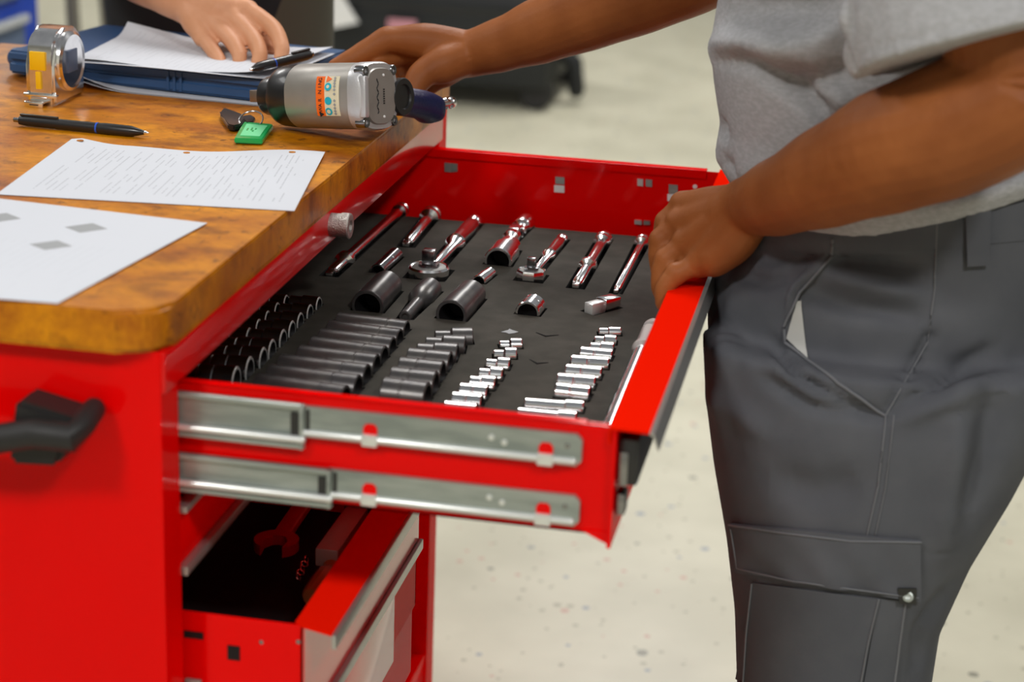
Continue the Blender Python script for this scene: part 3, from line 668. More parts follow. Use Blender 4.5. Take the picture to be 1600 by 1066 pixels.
# pale print, and dark strips painting the shade of half-moon finger cuts
bm = bmesh.new()
for pts in (((783, 519), (794, 516), (796, 514), (800, 516), (810, 519), (803, 521), (795, 522), (791, 520)),):
    prism(bm, [at(px, py, 'z', ZF+0.0002) for px, py in pts], (0, 0, 0.0003))
fin(bm, 'pale_print', GREYP, foam, smooth=False)
for (a, b_) in (((828, 562), (856, 567)), ((838, 520), (872, 524))):
    bm = bmesh.new()
    P, Q = at(*a, 'z', ZF), at(*b_, 'z', ZF); mid = (P+Q)/2+Vector((0, -0.008, 0)); tube(bm, [P, mid, Q], [0.0006, 0.0013, 0.0006], 8); fin(bm, 'finger_cut', FOAMSHADE, foam)

# ------------------------------------------------------------------ things in the lower drawer
zl = 0.600
A = at(432, 850, 'z', zl+0.02); B = at(480, 780, 'z', zl+0.02); X = (B-A).normalized()
t = thing_local('combination_wrench', A, X, 'red painted open ended wrench lying in the lower drawer', 'wrench')
bm = bmesh.new()
pts = []
for k in range(13):
    a = math.radians(40+k*280/12); pts.append((0.021*math.cos(a), 0.021*math.sin(a), -0.005))
pts2 = [(-0.018, -0.008, -0.005), (0.002, -0.010, -0.005), (0.009, -0.004, -0.005), (0.009, 0.004, -0.005), (0.002, 0.010, -0.005), (-0.018, 0.008, -0.005)]
outer = [(0.021*math.cos(math.radians(a)), 0.021*math.sin(math.radians(a)), -0.005) for a in range(-150, 151, 20)]
inner = [(-0.016, 0.010, -0.005), (-0.002, 0.011, -0.005), (0.007, 0.006, -0.005), (0.009, 0, -0.005), (0.007, -0.006, -0.005), (-0.002, -0.011, -0.005), (-0.016, -0.010, -0.005)]
prism(bm, outer+inner, (0, 0, 0.010)); fin(bm, 'open_jaw', WREN, t, True)
bm = bmesh.new(); bx(bm, 0.016, 0.24, -0.0085, 0.0085, -0.004, 0.004, 0.002); fin(bm, 'shank', WREN, t, True)
A = at(486, 935, 'z', zl+0.012); B = at(520, 886, 'z', zl+0.012)
t = thing_local('screwdriver', A, B-A, 'amber handled screwdriver beside the lower drawer lip', 'screwdriver')
L = (B-A).length
bm = bmesh.new(); lathe(bm, [(0, 0), (0.001, 0.008), (0.004, 0.0095), (0.006, 0.0095), (0.0075, 0.010), (L*0.7, 0.0105), (L*0.85, 0.007), (L*0.95, 0.009), (L, 0.006), (L, 0)], 12); fin(bm, 'handle', AMBER, t, True, angle=25)
bm = bmesh.new(); lathe(bm, [(L-0.002, 0), (L-0.002, 0.003), (L+0.09, 0.003), (L+0.10, 0.001), (L+0.10, 0)], 12); fin(bm, 'blade', CHROME, t, True)
A = at(510, 873, 'z', zl+0.02); B = at(563, 798, 'z', zl+0.02); L = (B-A).length
t = thing_local('tool_sleeve', A, B-A, 'clear plastic tool sleeve with black band behind the screwdriver', 'tool sleeve')
bm = bmesh.new(); bx(bm, 0, L, -0.011, 0.011, -0.009, 0.009, 0.002); fin(bm, 'sleeve', PKCLR, t, True)
bm = bmesh.new(); bx(bm, L*0.88, L*1.02, -0.0125, 0.0125, -0.010, 0.010, 0.001); fin(bm, 'band', PLAST, t, True)
A = at(465, 905, 'z', zl+0.006); B = at(480, 872, 'z', zl+0.006)
t = thing_local('link_chain', A, B-A, 'short steel chain lying in the lower drawer', 'chain')
L = (B-A).length
for k in range(5):
    bm = bmesh.new(); c = L*(k+0.5)/5; ring = [(c+0.6*L/5*math.cos(a)*1.0, 0.003*math.sin(a)*(1 if k % 2 else 0.4), 0.003*math.sin(a)*(0.4 if k % 2 else 1)) for a in np.linspace(0, 2*math.pi, 13)]
    tube(bm, ring, 0.0008, 6, cap=False); fin(bm, 'link', CHROME, t, True)

# ------------------------------------------------------------------ things on the worktop
ZW = 0.934
def sheet(name, c, lift, m, label, nu=24, nv=16, group=None):
    A, B, C, D = [Vector(p) for p in c]
    def fn(u, v):
        p = (A*(1-u)+B*u)*(1-v)+(D*(1-u)+C*u)*v
        return p+Vector((0, 0, lift(u, v)+0.0006))
    o = grid(name, nu, nv, fn, m, thick=0.0003)
    return tag(o, label, 'paper', group)
# u runs along the long edge from left to right, v from far (punched) edge to near edge
c1 = [at(112, 214, 'z', ZW+0.012), at(508, 243, 'z', ZW), at(460, 331, 'z', ZW), at(-6, 305, 'z', ZW)]
def lf1(u, v): return 0.010*math.exp(-((u-0.0)/0.10)**2)*(0) + 0.0045*math.sin(math.pi*min(1, max(0, u*1.6)))*(1-v)*0.8
base1 = [Vector((p.x, p.y, ZW)) for p in c1]
def lift1(u, v): return 0.012*(1-v)*max(0, 1-u/0.22)**2*(1 if u > 0.05 else u/0.05*0.4+0.6) + 0.002*(1-v)*(math.sin(u*9)+1)
p1 = sheet('paper_sheet', base1, lift1, PAPER, 'printed white sheet with three punched holes lying by the black pen')
for uu in (0.045, 0.46, 0.875):
    vv = 0.045; h = (base1[0]*(1-uu)+base1[1]*uu)*(1-vv)+(base1[3]*(1-uu)+base1[2]*uu)*vv + Vector((0, 0, lift1(uu, vv)+0.0008))
    bm = bmesh.new(); lathe(bm, [(0, 0), (0, 0.0034), (0.0004, 0.0034), (0.0004, 0)], 16, basis(h, (0, 0, 1), Vector((0, 1, 0)))); fin(bm, 'punched_hole', WOOD, p1)
b2 = [at(-110, 300, 'z', ZW), at(324, 351, 'z', ZW), at(90, 477, 'z', ZW), at(-380, 440, 'z', ZW)]
p2 = sheet('paper_sheet', b2, lambda u, v: 0.0006, PAPER2, 'white sheet with grey printed squares at the near edge of the worktop')
for (px, py) in ((80, 384), (135, 357), (0, 341)):
    pts = [at(px+dx, py+dy, 'z', ZW+0.0014) for dx, dy in ((-34, -2), (10, -8), (33, 1), (-10, 7))]
    bm = bmesh.new(); prism(bm, pts, (0, 0, 0.0002)); fin(bm, 'printed_square', GREYP, p2, smooth=False)
# ball pen
def pen(A, B, r, label, full=True):
    L = (B-A).length; t = thing_local('pen', A, B-A, label, 'pen')
    bm = bmesh.new(); lathe(bm, [(L*0.045, 0), (L*0.045, r*0.85), (L*0.10, r), (L*0.60, r*1.02), (L*0.62, r), (L*0.68, r*1.12), (L*0.87, r*1.05), (L*0.965, r*0.42), (L*0.97, 0)], 20); fin(bm, 'barrel', PLAST, t, True)
    bm = bmesh.new(); lathe(bm, [(0, 0), (0, r*0.45), (L*0.05, r*0.5), (L*0.05, 0)], 14); fin(bm, 'push_button', CHROMED, t, True)
    bm = bmesh.new(); lathe(bm, [(L*0.615, 0), (L*0.615, r*1.08), (L*0.628, r*1.08), (L*0.628, 0)], 20); fin(bm, 'colour_ring', BLURING, t, True)
    bm = bmesh.new(); lathe(bm, [(L*0.96, 0), (L*0.96, r*0.40), (L*0.995, r*0.18), (L, 0)], 12); fin(bm, 'tip', CHROME, t, True)
    bm = bmesh.new(); bx(bm, L*0.05, L*0.33, -r*0.35, r*0.35, r*0.95, r*1.35, 0.0004); fin(bm, 'clip', PLAST, t, True)
    return t
pen(at(22, 187, 'z', ZW+0.006), at(233, 208, 'z', ZW+0.0055), 0.0053, 'black retractable pen with blue ring lying beyond the printed sheet')
# key ring
kr = empty('key_ring', at(395, 205, 'z', ZW), 'black headed key on a ring with a bright green tag', 'keys')
tg = [at(px, py, 'z', ZW+0.001) for px, py in ((366, 224), (410, 226), (427, 202), (381, 198))]
bm = bmesh.new(); prism(bm, tg, (0, 0, 0.0055)); bmesh.ops.bevel(bm, geom=bm.edges[:], offset=0.0010, segments=2, affect='EDGES'); k1 = fin(bm, 'key_tag', GREEN, kr); k1['label'] = 'bright green plastic key tag'
cc = sum(tg, Vector())/4
bm = bmesh.new(); prism(bm, [cc+(p-cc)*0.70+Vector((0, 0, 0.0056)) for p in tg], (0, 0, 0.0004)); fin(bm, 'tag_label', GREENL, k1, smooth=False)
e1 = (tg[1]-tg[0]).normalized(); e2 = (tg[3]-tg[0]).normalized()
for i, (u, v, l) in enumerate(((-0.007, -0.003, 0.010), (-0.003, -0.002, 0.012), (0.001, 0.002, 0.006), (-0.001, -0.008, 0.007))):
    q = cc+e1*u+e2*v+Vector((0, 0, 0.0061)); bm = bmesh.new(); prism(bm, [q, q+e1*0.0016, q+e1*0.0016+e2*l, q+e2*l], (0, 0, 0.0002)); fin(bm, 'handwriting', GREEN, k1, smooth=False)
rc = at(392, 192, 'z', ZW+0.006); bm = bmesh.new()
tube(bm, [rc+Vector((0.0125*math.cos(a), 0.0115*math.sin(a), 0.007*math.sin(a)+0.003)) for a in np.linspace(0, 2*math.pi, 33)], 0.0008, 8, cap=False); fin(bm, 'split_ring', CHROME, kr)
bm = bmesh.new(); K = [at(px, py, 'z', ZW+0.002) for px, py in ((347, 178), (353, 177), (362, 181), (378, 186), (384, 194), (376, 203), (366, 205), (356, 203), (350, 193), (344, 187))]
prism(bm, K, (0, 0, 0.006)); bmesh.ops.bevel(bm, geom=bm.edges[:], offset=0.0014, segments=2, affect='EDGES'); fin(bm, 'key_head', PLAST, kr)
bm = bmesh.new(); K = [at(px, py, 'z', ZW+0.0035) for px, py in ((343, 178), (350, 177), (355, 185), (347, 187))]; prism(bm, K, (0, 0, 0.002)); fin(bm, 'key_blade', CHROME, kr, smooth=False)
bm = bmesh.new(); K = [at(px, py, 'z', ZW+0.002) for px, py in ((378, 188), (392, 186), (399, 190), (396, 197), (384, 199))]; prism(bm, K, (0, 0, 0.005)); bmesh.ops.bevel(bm, geom=bm.edges[:], offset=0.0012, segments=2, affect='EDGES'); fin(bm, 'key_head', PLAST, kr)

# tape measure: D-shaped body, round side facing up
TM = at(68, 168, 'z', ZW)   # near left lower corner region
tdx = Vector((0.999, -0.03, 0)).normalized(); tdy = Vector((0.03, 0.999, 0)).normalized()   # width axis, depth axis
t = bpy.data.objects.new('tape_measure', None); COL.objects.link(t); t.empty_display_size = 0.03
o0 = at(37, 163, 'z', ZW)
t.matrix_world = Matrix(((tdx.x, tdy.x, 0, o0.x), (tdx.y, tdy.y, 0, o0.y), (0, 0, 1, ZW), (0, 0, 0, 1)))
tag(t, 'chrome cased tape measure with yellow label standing on the worktop', 'tape measure')
W = 0.041
def outl(s=0.0, hh=0.080):
    # profile in (y depth, z)
    P = [(0.0+s, 0.000+s), (0.074-s, 0.000+s)]
    for a in range(0, 181, 12):
        ca, sa = math.cos(math.radians(a)), math.sin(math.radians(a)); P.append((0.0375+(0.0365-s)*math.copysign(abs(ca)**0.7, ca), 0.0435+(0.0365-s)*abs(sa)**0.7))
    P.append((0.001+s, 0.020)); return P
bm = bmesh.new(); prism(bm, [(0.004, y, z) for y, z in outl()], (W-0.008, 0, 0)); bmesh.ops.bevel(bm, geom=[e for e in bm.edges if abs(e.verts[0].co.x-e.verts[1].co.x) < 1e-6], offset=0.004, segments=3, affect='EDGES'); tb = fin(bm, 'case_body', CHROME, t, True)
bm = bmesh.new(); lathe(bm, [(-0.0015, 0), (-0.0012, 0.024), (-0.002, 0.026), (-0.003, 0.0285), (-0.001, 0.032), (0.006, 0.033), (0.007, 0)], 40, Matrix(((-1, 0, 0, W-0.002), (0, 1, 0, 0.0375), (0, 0, 1, 0.0435), (0, 0, 0, 1)))); ts = fin(bm, 'side_bezel', CHROME, t, True)
bm = bmesh.new(); bx(bm, W-0.0020, W+0.0006, 0.026, 0.049, 0.032, 0.056, 0.0008); fin(bm, 'badge', SLATE, t, True)
bm = bmesh.new(); bx(bm, 0.009, 0.027, -0.0012, 0.004, 0.038, 0.058, 0.0008); fin(bm, 'yellow_label', YEL, t, True)['label'] = 'yellow square label'
bm = bmesh.new(); bx(bm, 0.0155, 0.0215, -0.0014, 0.003, 0.018, 0.037, 0.0006); fin(bm, 'lock_button', YEL, t, True)
bm = bmesh.new(); bx(bm, 0.001, W-0.001, -0.003, 0.003, 0.009, 0.0135, 0.0012); fin(bm, 'front_bar', CHROME, t, True)
bm = bmesh.new(); bx(bm, 0.006, 0.027, -0.010, 0.002, 0.0035, 0.0060, 0.0008); bx(bm, 0.006, 0.027, -0.0105, -0.009, -0.0, 0.0060, 0.0005); fin(bm, 'tape_hook', CHROME, t, True)
bm = bmesh.new(); bx(bm, 0.012, 0.022, -0.0112, -0.0100, 0.0022, 0.0034); fin(bm, 'hook_slot', INK, t, True, smooth=False)

# blue case (storage clipboard) with papers
BZ = 0.030
bc = [at(22, 118, 'z', ZW), at(405, 166, 'z', ZW), at(548, 104, 'z', ZW), at(205, 60, 'z', ZW)]
bc = [Vector((-0.472, 0.765, ZW)), Vector((-0.150, 0.715, ZW)), Vector((-0.112, 0.915, ZW)), Vector((-0.440, 0.970, ZW))]
cl = empty('storage_clipboard', sum(bc, Vector())/4, 'navy blue plastic storage clipboard under loose papers', 'clipboard')
bm = bmesh.new(); prism(bm, [p+Vector((0, 0, 0.004)) for p in bc], (0, 0, BZ-0.016)); bmesh.ops.bevel(bm, geom=bm.edges[:], offset=0.003, segments=3, affect='EDGES'); fin(bm, 'case_body', BINDB, cl)
bm = bmesh.new(); prism(bm, [p+Vector((0, 0, BZ-0.0115)) for p in bc], (0, 0, 0.012)); bmesh.ops.bevel(bm, geom=bm.edges[:], offset=0.003, segments=3, affect='EDGES'); fin(bm, 'lid', BINDB, cl)
ex = (bc[1]-bc[0]).normalized(); ey = Vector((-ex.y, ex.x, 0))
for s0 in (0.095, 0.205, 0.213, 0.221):
    q = bc[0]+ex*s0-ey*0.0012+Vector((0, 0, 0.006)); bm = bmesh.new(); prism(bm, [q, q+ex*0.003, q+ex*0.003+Vector((0, 0, 0.021)), q+Vector((0, 0, 0.021))], (ey*0.002)[:]); fin(bm, 'latch_rib', BINDB, cl, smooth=False)
q = bc[0]+ey*0.03+Vector((0, 0, 0.016)); bm = bmesh.new(); tube(bm, [q-ex*0.006, q+ex*0.012], 0.0125, 20); fin(bm, 'hinge_knob', BINDB, cl)
# sheets below and above
u0 = [p.copy() for p in bc]; u0 = [bc[0]+ex*0.085-ey*0.022, bc[1]-ey*0.006+ex*0.0, bc[2]-ey*0.02, bc[3]+ex*0.09-ey*0.02]
def liftu(u, v): return 0.018*math.exp(-((u-0.06)/0.10)**2)*(1-v)**6 + 0.0006
for k in range(2):
    sheet('paper_sheet', [p+ex*0.004*k for p in u0], (lambda kk: (lambda u, v: 0.0004+kk*0.0012+(0.016+kk*0.006)*max(0, 1-u/0.35)**2*(1-v)**10))(k), PAPER3,
          ['lower white sheet sticking out under the blue clipboard', 'upper white sheet curling out under the blue clipboard'][k], 20, 20)
z0 = ZW+BZ+0.0015
top = [at(118, 96, 'z', z0), at(424, 122, 'z', z0), at(520, 82, 'z', z0), at(200, 52, 'z', z0)]
def liftt(u, v): return 0.0015+0.002*math.sin(u*7+1)*(1-v) + 0.012*max(0, (v-0.75)/0.25)**2*max(0, 1-u/0.3) + 0.006*max(0, (u-0.8)/0.2)**2*(1-v*0.2)
ps = sheet('paper_sheet', top, liftt, PAPER3, 'curled printed form on top of the clipboard under the writing hand')
sheet('paper_sheet', [p+Vector((0.004, -0.005, -0.0012)) for p in top], lambda u, v: 0.0012+0.0008*math.sin(u*5), PAPER3, 'second form just under the top form on the clipboard')
pen(at(489, 84, 'z', z0+0.018), at(390, 109, 'z', z0+0.009), 0.0055, 'black pen under the fingers of the writing hand')

# ------------------------------------------------------------------ impact wrench
th = math.radians(18)
bdir = Vector((math.cos(th), -math.sin(th), 0)); hdir = Vector((math.sin(th), math.cos(th), -0.06)).normalized()
RB = 0.0335
org = at(471, 150, 'z', ZW+RB+0.003)
# local axes: X back direction, Y handle direction, Z up
def WMx():
    X = Vector((math.cos(th), -math.sin(th), 0.13)).normalized(); Y = Vector((math.sin(th), math.cos(th), -0.13)); Y = (Y-X*Y.dot(X)).normalized(); Z = X.cross(Y)
    return Matrix(((X.x, Y.x, Z.x, org.x), (X.y, Y.y, Z.y, org.y), (X.z, Y.z, Z.z, org.z), (0, 0, 0, 1)))
t = bpy.data.objects.new('impact_wrench', None); COL.objects.link(t); t.matrix_world = WMx(); t.empty_display_size = 0.05
tag(t, 'grey and black air impact wrench lying on its side with an orange warning label', 'impact wrench')
IW = t
def superell(bm, secs, n=48, M=None):
    rings = []
    for (x, ry, rz, e, oy, oz) in secs:
        ring = []
        for k in range(n):
            a = 2*math.pi*k/n; c, s = math.cos(a), math.sin(a)
            ring.append(bm.verts.new((x, oy+ry*math.copysign(abs(c)**(2/e), c), oz+rz*math.copysign(abs(s)**(2/e), s))))
        rings.append(ring)
    for a, b in zip(rings[:-1], rings[1:]):
        for k in range(n): bm.faces.new((a[k], a[(k+1) % n], b[(k+1) % n], b[k]))
    bm.faces.new(rings[0][::-1]); bm.faces.new(rings[-1])
BL = 0.080
bm = bmesh.new(); superell(bm, [(0.0, RB*0.93, RB*0.93, 2.2, 0, 0), (0.003, RB*0.98, RB*0.98, 2.3, 0, 0), (0.05, RB, RB, 2.6, 0, 0), (BL, RB*1.0, RB*1.0, 3.0, 0, 0)]); fin(bm, 'motor_housing', TAN, t, True)
bm = bmesh.new(); superell(bm, [(BL, RB*1.02, RB*1.02, 3.2, 0, 0), (BL+0.012, RB*1.03, RB*1.03, 3.2, 0, 0), (BL+0.016, RB*0.98, RB*0.98, 3.2, 0, 0)]); bp_ = fin(bm, 'rear_cover', SILV, t, True)
bm = bmesh.new(); superell(bm, [(BL+0.015, RB*0.80, RB*0.86, 3.0, 0, 0), (BL+0.0185, RB*0.76, RB*0.82, 3.0, 0, 0)]); fin(bm, 'cover_plate', TAN, t, True)
bm = bmesh.new(); bx(bm, BL+0.012, BL+0.021, -RB*0.98, -RB*0.76, -RB*0.62, RB*0.62, 0.002); fin(bm, 'cover_rib', SILV, t, True)
for sy in (-1, 1):
    for sz in (-1, 1):
        bm = bmesh.new(); lathe(bm, [(BL+0.010, 0), (BL+0.010, 0.0055), (BL+0.020, 0.0055), (BL+0.021, 0.005), (BL+0.021, 0.0028), (BL+0.018, 0.0026), (BL+0.018, 0)], 18, Matrix.Translation((-0.0035, sy*RB*0.76, sz*RB*0.76))); fin(bm, 'bolt', CHROMED, t, True)
for sz in (-1, 1):
    bm = bmesh.new(); lathe(bm, [(BL+0.018, 0), (BL+0.018, 0.0017), (BL+0.0195, 0.0012), (BL+0.0197, 0)], 10, Matrix.Translation((0, 0.004, sz*RB*0.62))); fin(bm, 'cover_screw', WHITE, t, True)
# embossed script and small lettering on the cover
bm = bmesh.new(); pts = [(BL+0.0187, -0.007+0.0022*math.sin(k*1.25)*(1.2 if k == 10 else 0.6), -0.017+k*0.0018) for k in range(20)]; tube(bm, pts, 0.0006, 6); fin(bm, 'embossed_script', INK, t, True)
bm = bmesh.new()
for k in range(7): bx(bm, BL+0.0186, BL+0.0190, 0.003, 0.0055, -0.008+k*0.0023, -0.0066+k*0.0023)
fin(bm, 'embossed_letters', INK, t, True, smooth=False)
# nose
bm = bmesh.new(); lathe(bm, [(0.002, 0), (0.002, RB*0.95), (-0.004, RB*0.96), (-0.018, RB*0.93), (-0.024, RB*0.86), (-0.028, RB*0.74), (-0.029, RB*0.62), (-0.040, RB*0.60), (-0.044, RB*0.54), (-0.045, 0)][::-1], 40); fin(bm, 'nose_cover', PLAST, t, True)
bm = bmesh.new(); lathe(bm, [(-0.050, 0), (-0.050, 0.0075), (-0.048, 0.0085), (-0.044, 0.0115), (-0.043, 0)], 24); bx(bm, -0.062, -0.049, -0.0062, 0.0062, -0.0062, 0.0062, 0.001); fin(bm, 'anvil', mat('worn_steel', (0.35, 0.29, 0.24), 0.4, metal=0.9), t, True)
# power dial / trigger side boss
HB = 0.073
bm = bmesh.new(); lathe(bm, [(0, 0), (0, 0.018), (0.002, 0.0195), (0.009, 0.0195), (0.010, 0.0185), (0.010, 0.013), (0.008, 0.012), (0.008, 0)], 28, Matrix.Translation((HB+0.016, 0.042, -0.002))); fin(bm, 'dial', PLAST, t, True)
bm = bmesh.new(); superell(bm, [(0.0, 0.020, 0.020, 2.6, 0, 0), (0.02, 0.018, 0.019, 2.6, 0, 0)], 32)
for v in bm.verts: v.co = Vector((HB+v.co.y, 0.026+v.co.x, v.co.z-0.002))
fin(bm, 'handle_neck', SILV, t, True)
# grip
bm = bmesh.new(); superell(bm, [(0.0, 0.017, 0.0155, 2.4, 0, 0), (0.03, 0.0165, 0.0150, 2.4, 0.0, -0.003), (0.07, 0.0170, 0.0155, 2.4, 0.002, -0.008), (0.080, 0.0185, 0.0165, 2.6, 0.004, -0.012), (0.091, 0.0165, 0.0145, 2.6, 0.004, -0.013)], 32)
for v in bm.verts: v.co = Vector((HB+v.co.y, 0.040+v.co.x, v.co.z-0.004))
fin(bm, 'grip', NAVY, t, True)['label'] = 'navy blue rubber grip'
bm = bmesh.new(); lathe(bm, [(0, 0), (0, 0.0085), (0.006, 0.009), (0.010, 0.0075), (0.012, 0.0060), (0.018, 0.0068), (0.020, 0.0055), (0.024, 0.0055), (0.026, 0.0068), (0.030, 0.0060), (0.032, 0.0045), (0.032, 0)], 20, basis((HB+0.006, 0.128, -0.014), (0.25, 1, 0.10)))
fin(bm, 'air_inlet', CHROME, t, True)['label'] = 'chrome air inlet nipple'
bm = bmesh.new(); bx(bm, HB-0.034, HB-0.018, 0.052, 0.068, -0.010, 0.006, 0.003); fin(bm, 'trigger', PLAST, t, True)
# warning label on the side facing the camera, at radius of housing along direction (-Y local, slightly up)
def lab(x0, x1, a0, a1, off, m, nm, par=None):
    P = []
    def fn(u, v):
        a = math.radians(a0+(a1-a0)*v); e = 2.7; c, s = math.cos(a), math.sin(a); R = RB+off
        return (x0+(x1-x0)*u, R*math.copysign(abs(c)**(2/e), c), R*math.copysign(abs(s)**(2/e), s))
    return grid(nm, 2, 12, fn, m, t if par is None else par, 0.0003, True)
# angles: 180 = -Y; 90 = +Z.  label faces the camera: around 165
la = lab(0.042, 0.0525, 207, 150, 0.0006, ORG, 'warning_label'); la['label'] = 'orange warning strip with black lettering'
lb = lab(0.0525, 0.070, 207, 150, 0.0006, CREAM, 'pictogram_label')
def onhull(x, a, off):
    a = math.radians(a); e = 2.7; c, s = math.cos(a), math.sin(a); R = RB+off
    return Vector((x, R*math.copysign(abs(c)**(2/e), c), R*math.copysign(abs(s)**(2/e), s)))
def glyph(ch, x, a, size, m, off=0.0011):
    cu = bpy.data.curves.new('lettering', 'FONT'); cu.body = ch; cu.size = size; cu.align_x = 'CENTER'; cu.align_y = 'CENTER'; cu.extrude = 0.0001; cu.materials.append(m)
    tmp = bpy.data.objects.new('letter_source', cu); COL.objects.link(tmp)
    dg = bpy.context.evaluated_depsgraph_get(); dg.update()
    me = bpy.data.meshes.new_from_object(tmp.evaluated_get(dg)); bpy.data.objects.remove(tmp)
    o = bpy.data.objects.new('letter', me); COL.objects.link(o); o.parent = la
    P = onhull(x, a, off); n = (onhull(x, a, off+0.002)-P).normalized()
    n = Vector((0, P.y, P.z)).normalized()
    Yt = Vector((-1, 0, 0)); Xt = Yt.cross(n).normalized()
    o.matrix_local = Matrix(((Xt.x, Yt.x, n.x, P.x), (Xt.y, Yt.y, n.y, P.y), (Xt.z, Yt.z, n.z, P.z), (0, 0, 0, 1)))
    # word reads upward
    return o
for k, ch in enumerate('WARNING'):
    glyph(ch, 0.0473, 195-k*6.4, 0.0056, INK)
def disc(x, a, r, m, n=20, off=0.0010, nm='pictogram'):
    P = onhull(x, a, off); nn = Vector((0, P.y, P.z)).normalized(); X = Vector((1, 0, 0)); Y = nn.cross(X)
    bm = bmesh.new(); prism(bm, [P+X*(r*math.cos(2*math.pi*k/n))+Y*(r*math.sin(2*math.pi*k/n)) for k in range(n)], (nn*0.0003)[:]); return fin(bm, nm, m, lb, True, smooth=False)
disc(0.0473, 203, 0.0036, INK, 3, nm='warning_triangle')['label'] = 'black triangle'
disc(0.0572, 156, 0.0042, ORG, 3); disc(0.0572, 169, 0.0040, CYAN); disc(0.0572, 183, 0.0040, CYAN); disc(0.0572, 198, 0.0040, CYAN)
disc(0.0572, 169, 0.0018, CREAM, off=0.0014); disc(0.0572, 198, 0.0022, CREAM, off=0.0014)
for k in range(11):
    disc(0.0648, 154+k*4.8, 0.0016, GREYP, 4, nm='small_print')

# ------------------------------------------------------------------ people
def J(px, py, y): return at(px, py, 'y', y)
def merge_mesh(name, bm, voxel, smooth_it, m, parent, fac=0.5):
    o = fin(bm, name, None, parent, recalc=True)
    o = bake(o, [('REMESH', dict(mode='VOXEL', voxel_size=voxel, use_smooth_shade=True)), ('SMOOTH', dict(factor=fac, iterations=smooth_it))])
    o.data.materials.clear(); o.data.materials.append(m)
    for p in o.data.polygons: p.use_smooth = True
    return o
def sections(bm, secs, n=40, e=2.3):
    """horizontal superelliptic rings: (x,y,z,rx,ry,tilt)"""
    rings = []
    for (x, y, z, rx, ry, tl) in secs:
        ring = []
        for k in range(n):
            a = 2*math.pi*k/n; c, s = math.cos(a), math.sin(a); dx = rx*math.copysign(abs(c)**(2/e), c)
            ring.append(bm.verts.new((x+dx, y+ry*math.copysign(abs(s)**(2/e), s), z+tl*dx)))
        rings.append(ring)
    for a, b in zip(rings[:-1], rings[1:]):
        for k in range(n): bm.faces.new((a[k], a[(k+1) % n], b[(k+1) % n], b[k]))
    bm.faces.new(rings[0][::-1]); bm.faces.new(rings[-1])

# ---- worker in the grey t-shirt
man = empty('person', (0.52, 0.50, 0.0), 'person in grey t-shirt and charcoal cargo trousers pulling the drawer open', 'person')
bm = bmesh.new()
# left arm (near the camera)
Wl = J(1176, 322, 0.415)
stube(bm, [J(1500, -330, 0.30), J(1545, -60, 0.255), J(1590, 90, 0.235), J(1585, 150, 0.230), J(1490, 200, 0.240), J(1400, 232, 0.262), J(1310, 270, 0.305), J(1230, 303, 0.360), Wl, J(1140, 338, 0.43)],
     [0.062, 0.056, 0.052, 0.053, 0.054, 0.0515, 0.044, 0.0355, 0.0285, 0.026], 24)
mcp = [(1068, 322, 0.472), (1062, 350, 0.455), (1072, 381, 0.437), (1092, 411, 0.420)]
fing = [[(1068, 322, 0.472), (1040, 350, 0.470), (1036, 392, 0.466), (1042, 424, 0.462)],
        [(1062, 350, 0.455), (1032, 378, 0.452), (1032, 420, 0.448), (1040, 450, 0.445)],
        [(1072, 381, 0.437), (1040, 408, 0.432), (1032, 443, 0.428), (1038, 468, 0.425)],
        [(1092, 411, 0.420), (1056, 430, 0.412), (1038, 452, 0.408), (1036, 474, 0.406)]]
for (p, f, r) in zip(mcp, fing, (0.0105, 0.0110, 0.0105, 0.0098)):
    stube(bm, [Wl+Vector((-0.004, 0, 0)), (Wl+J(*p))/2, J(*p)], [0.022, 0.019, 0.0145], 16)
    P = [J(*q) for q in f]; stube(bm, P, [r*1.08, r*1.00, r*0.90, r*0.78], 14)
    tube(bm, [P[0]+Vector((-0.002, -0.001, 0.003)), P[0]+Vector((0.004, -0.001, 0.004))], r*1.12, 14); tube(bm, [P[1], P[1]+Vector((0, 0, 0.002))], r*1.08, 12)
stube(bm, [Wl, J(1150, 372, 0.415), J(1118, 402, 0.415), J(1095, 412, 0.42)], [0.022, 0.021, 0.018, 0.013], 16)
stube(bm, [Wl, J(1125, 360, 0.44), J(1085, 372, 0.445)], [0.024, 0.025, 0.020], 16)
stube(bm, [Wl+Vector((0, 0.01, -0.005)), J(1120, 345, 0.475), J(1088, 392, 0.487), J(1066, 432, 0.490)], [0.020, 0.017, 0.0125, 0.0100], 14)   # thumb, far side of the lip
# right arm (reaching to the impact wrench)
Wr = J(738, 83, 0.800)
stube(bm, [J(1330, -330, 0.71), J(1230, -170, 0.715), J(1120, -66, 0.73), J(1020, -18, 0.745), J(930, 16, 0.765), J(850, 46, 0.78), J(790, 68, 0.79), Wr, J(705, 88, 0.80)],
     [0.060, 0.052, 0.045, 0.043, 0.0405, 0.036, 0.030, 0.0262, 0.025], 24)
m4 = [(606, 62, 0.785), (628, 78, 0.800), (643, 90, 0.818), (658, 100, 0.834)]
f4 = [[(606, 62, 0.785), (574, 79, 0.775), (548, 93, 0.765), (524, 104, 0.757)],
      [(628, 78, 0.800), (604, 94, 0.790), (594, 108, 0.772), (600, 120, 0.758)],
      [(643, 90, 0.818), (618, 105, 0.808), (608, 120, 0.790), (616, 130, 0.776)],
      [(658, 100, 0.834), (634, 114, 0.826), (624, 128, 0.810), (632, 137, 0.796)]]
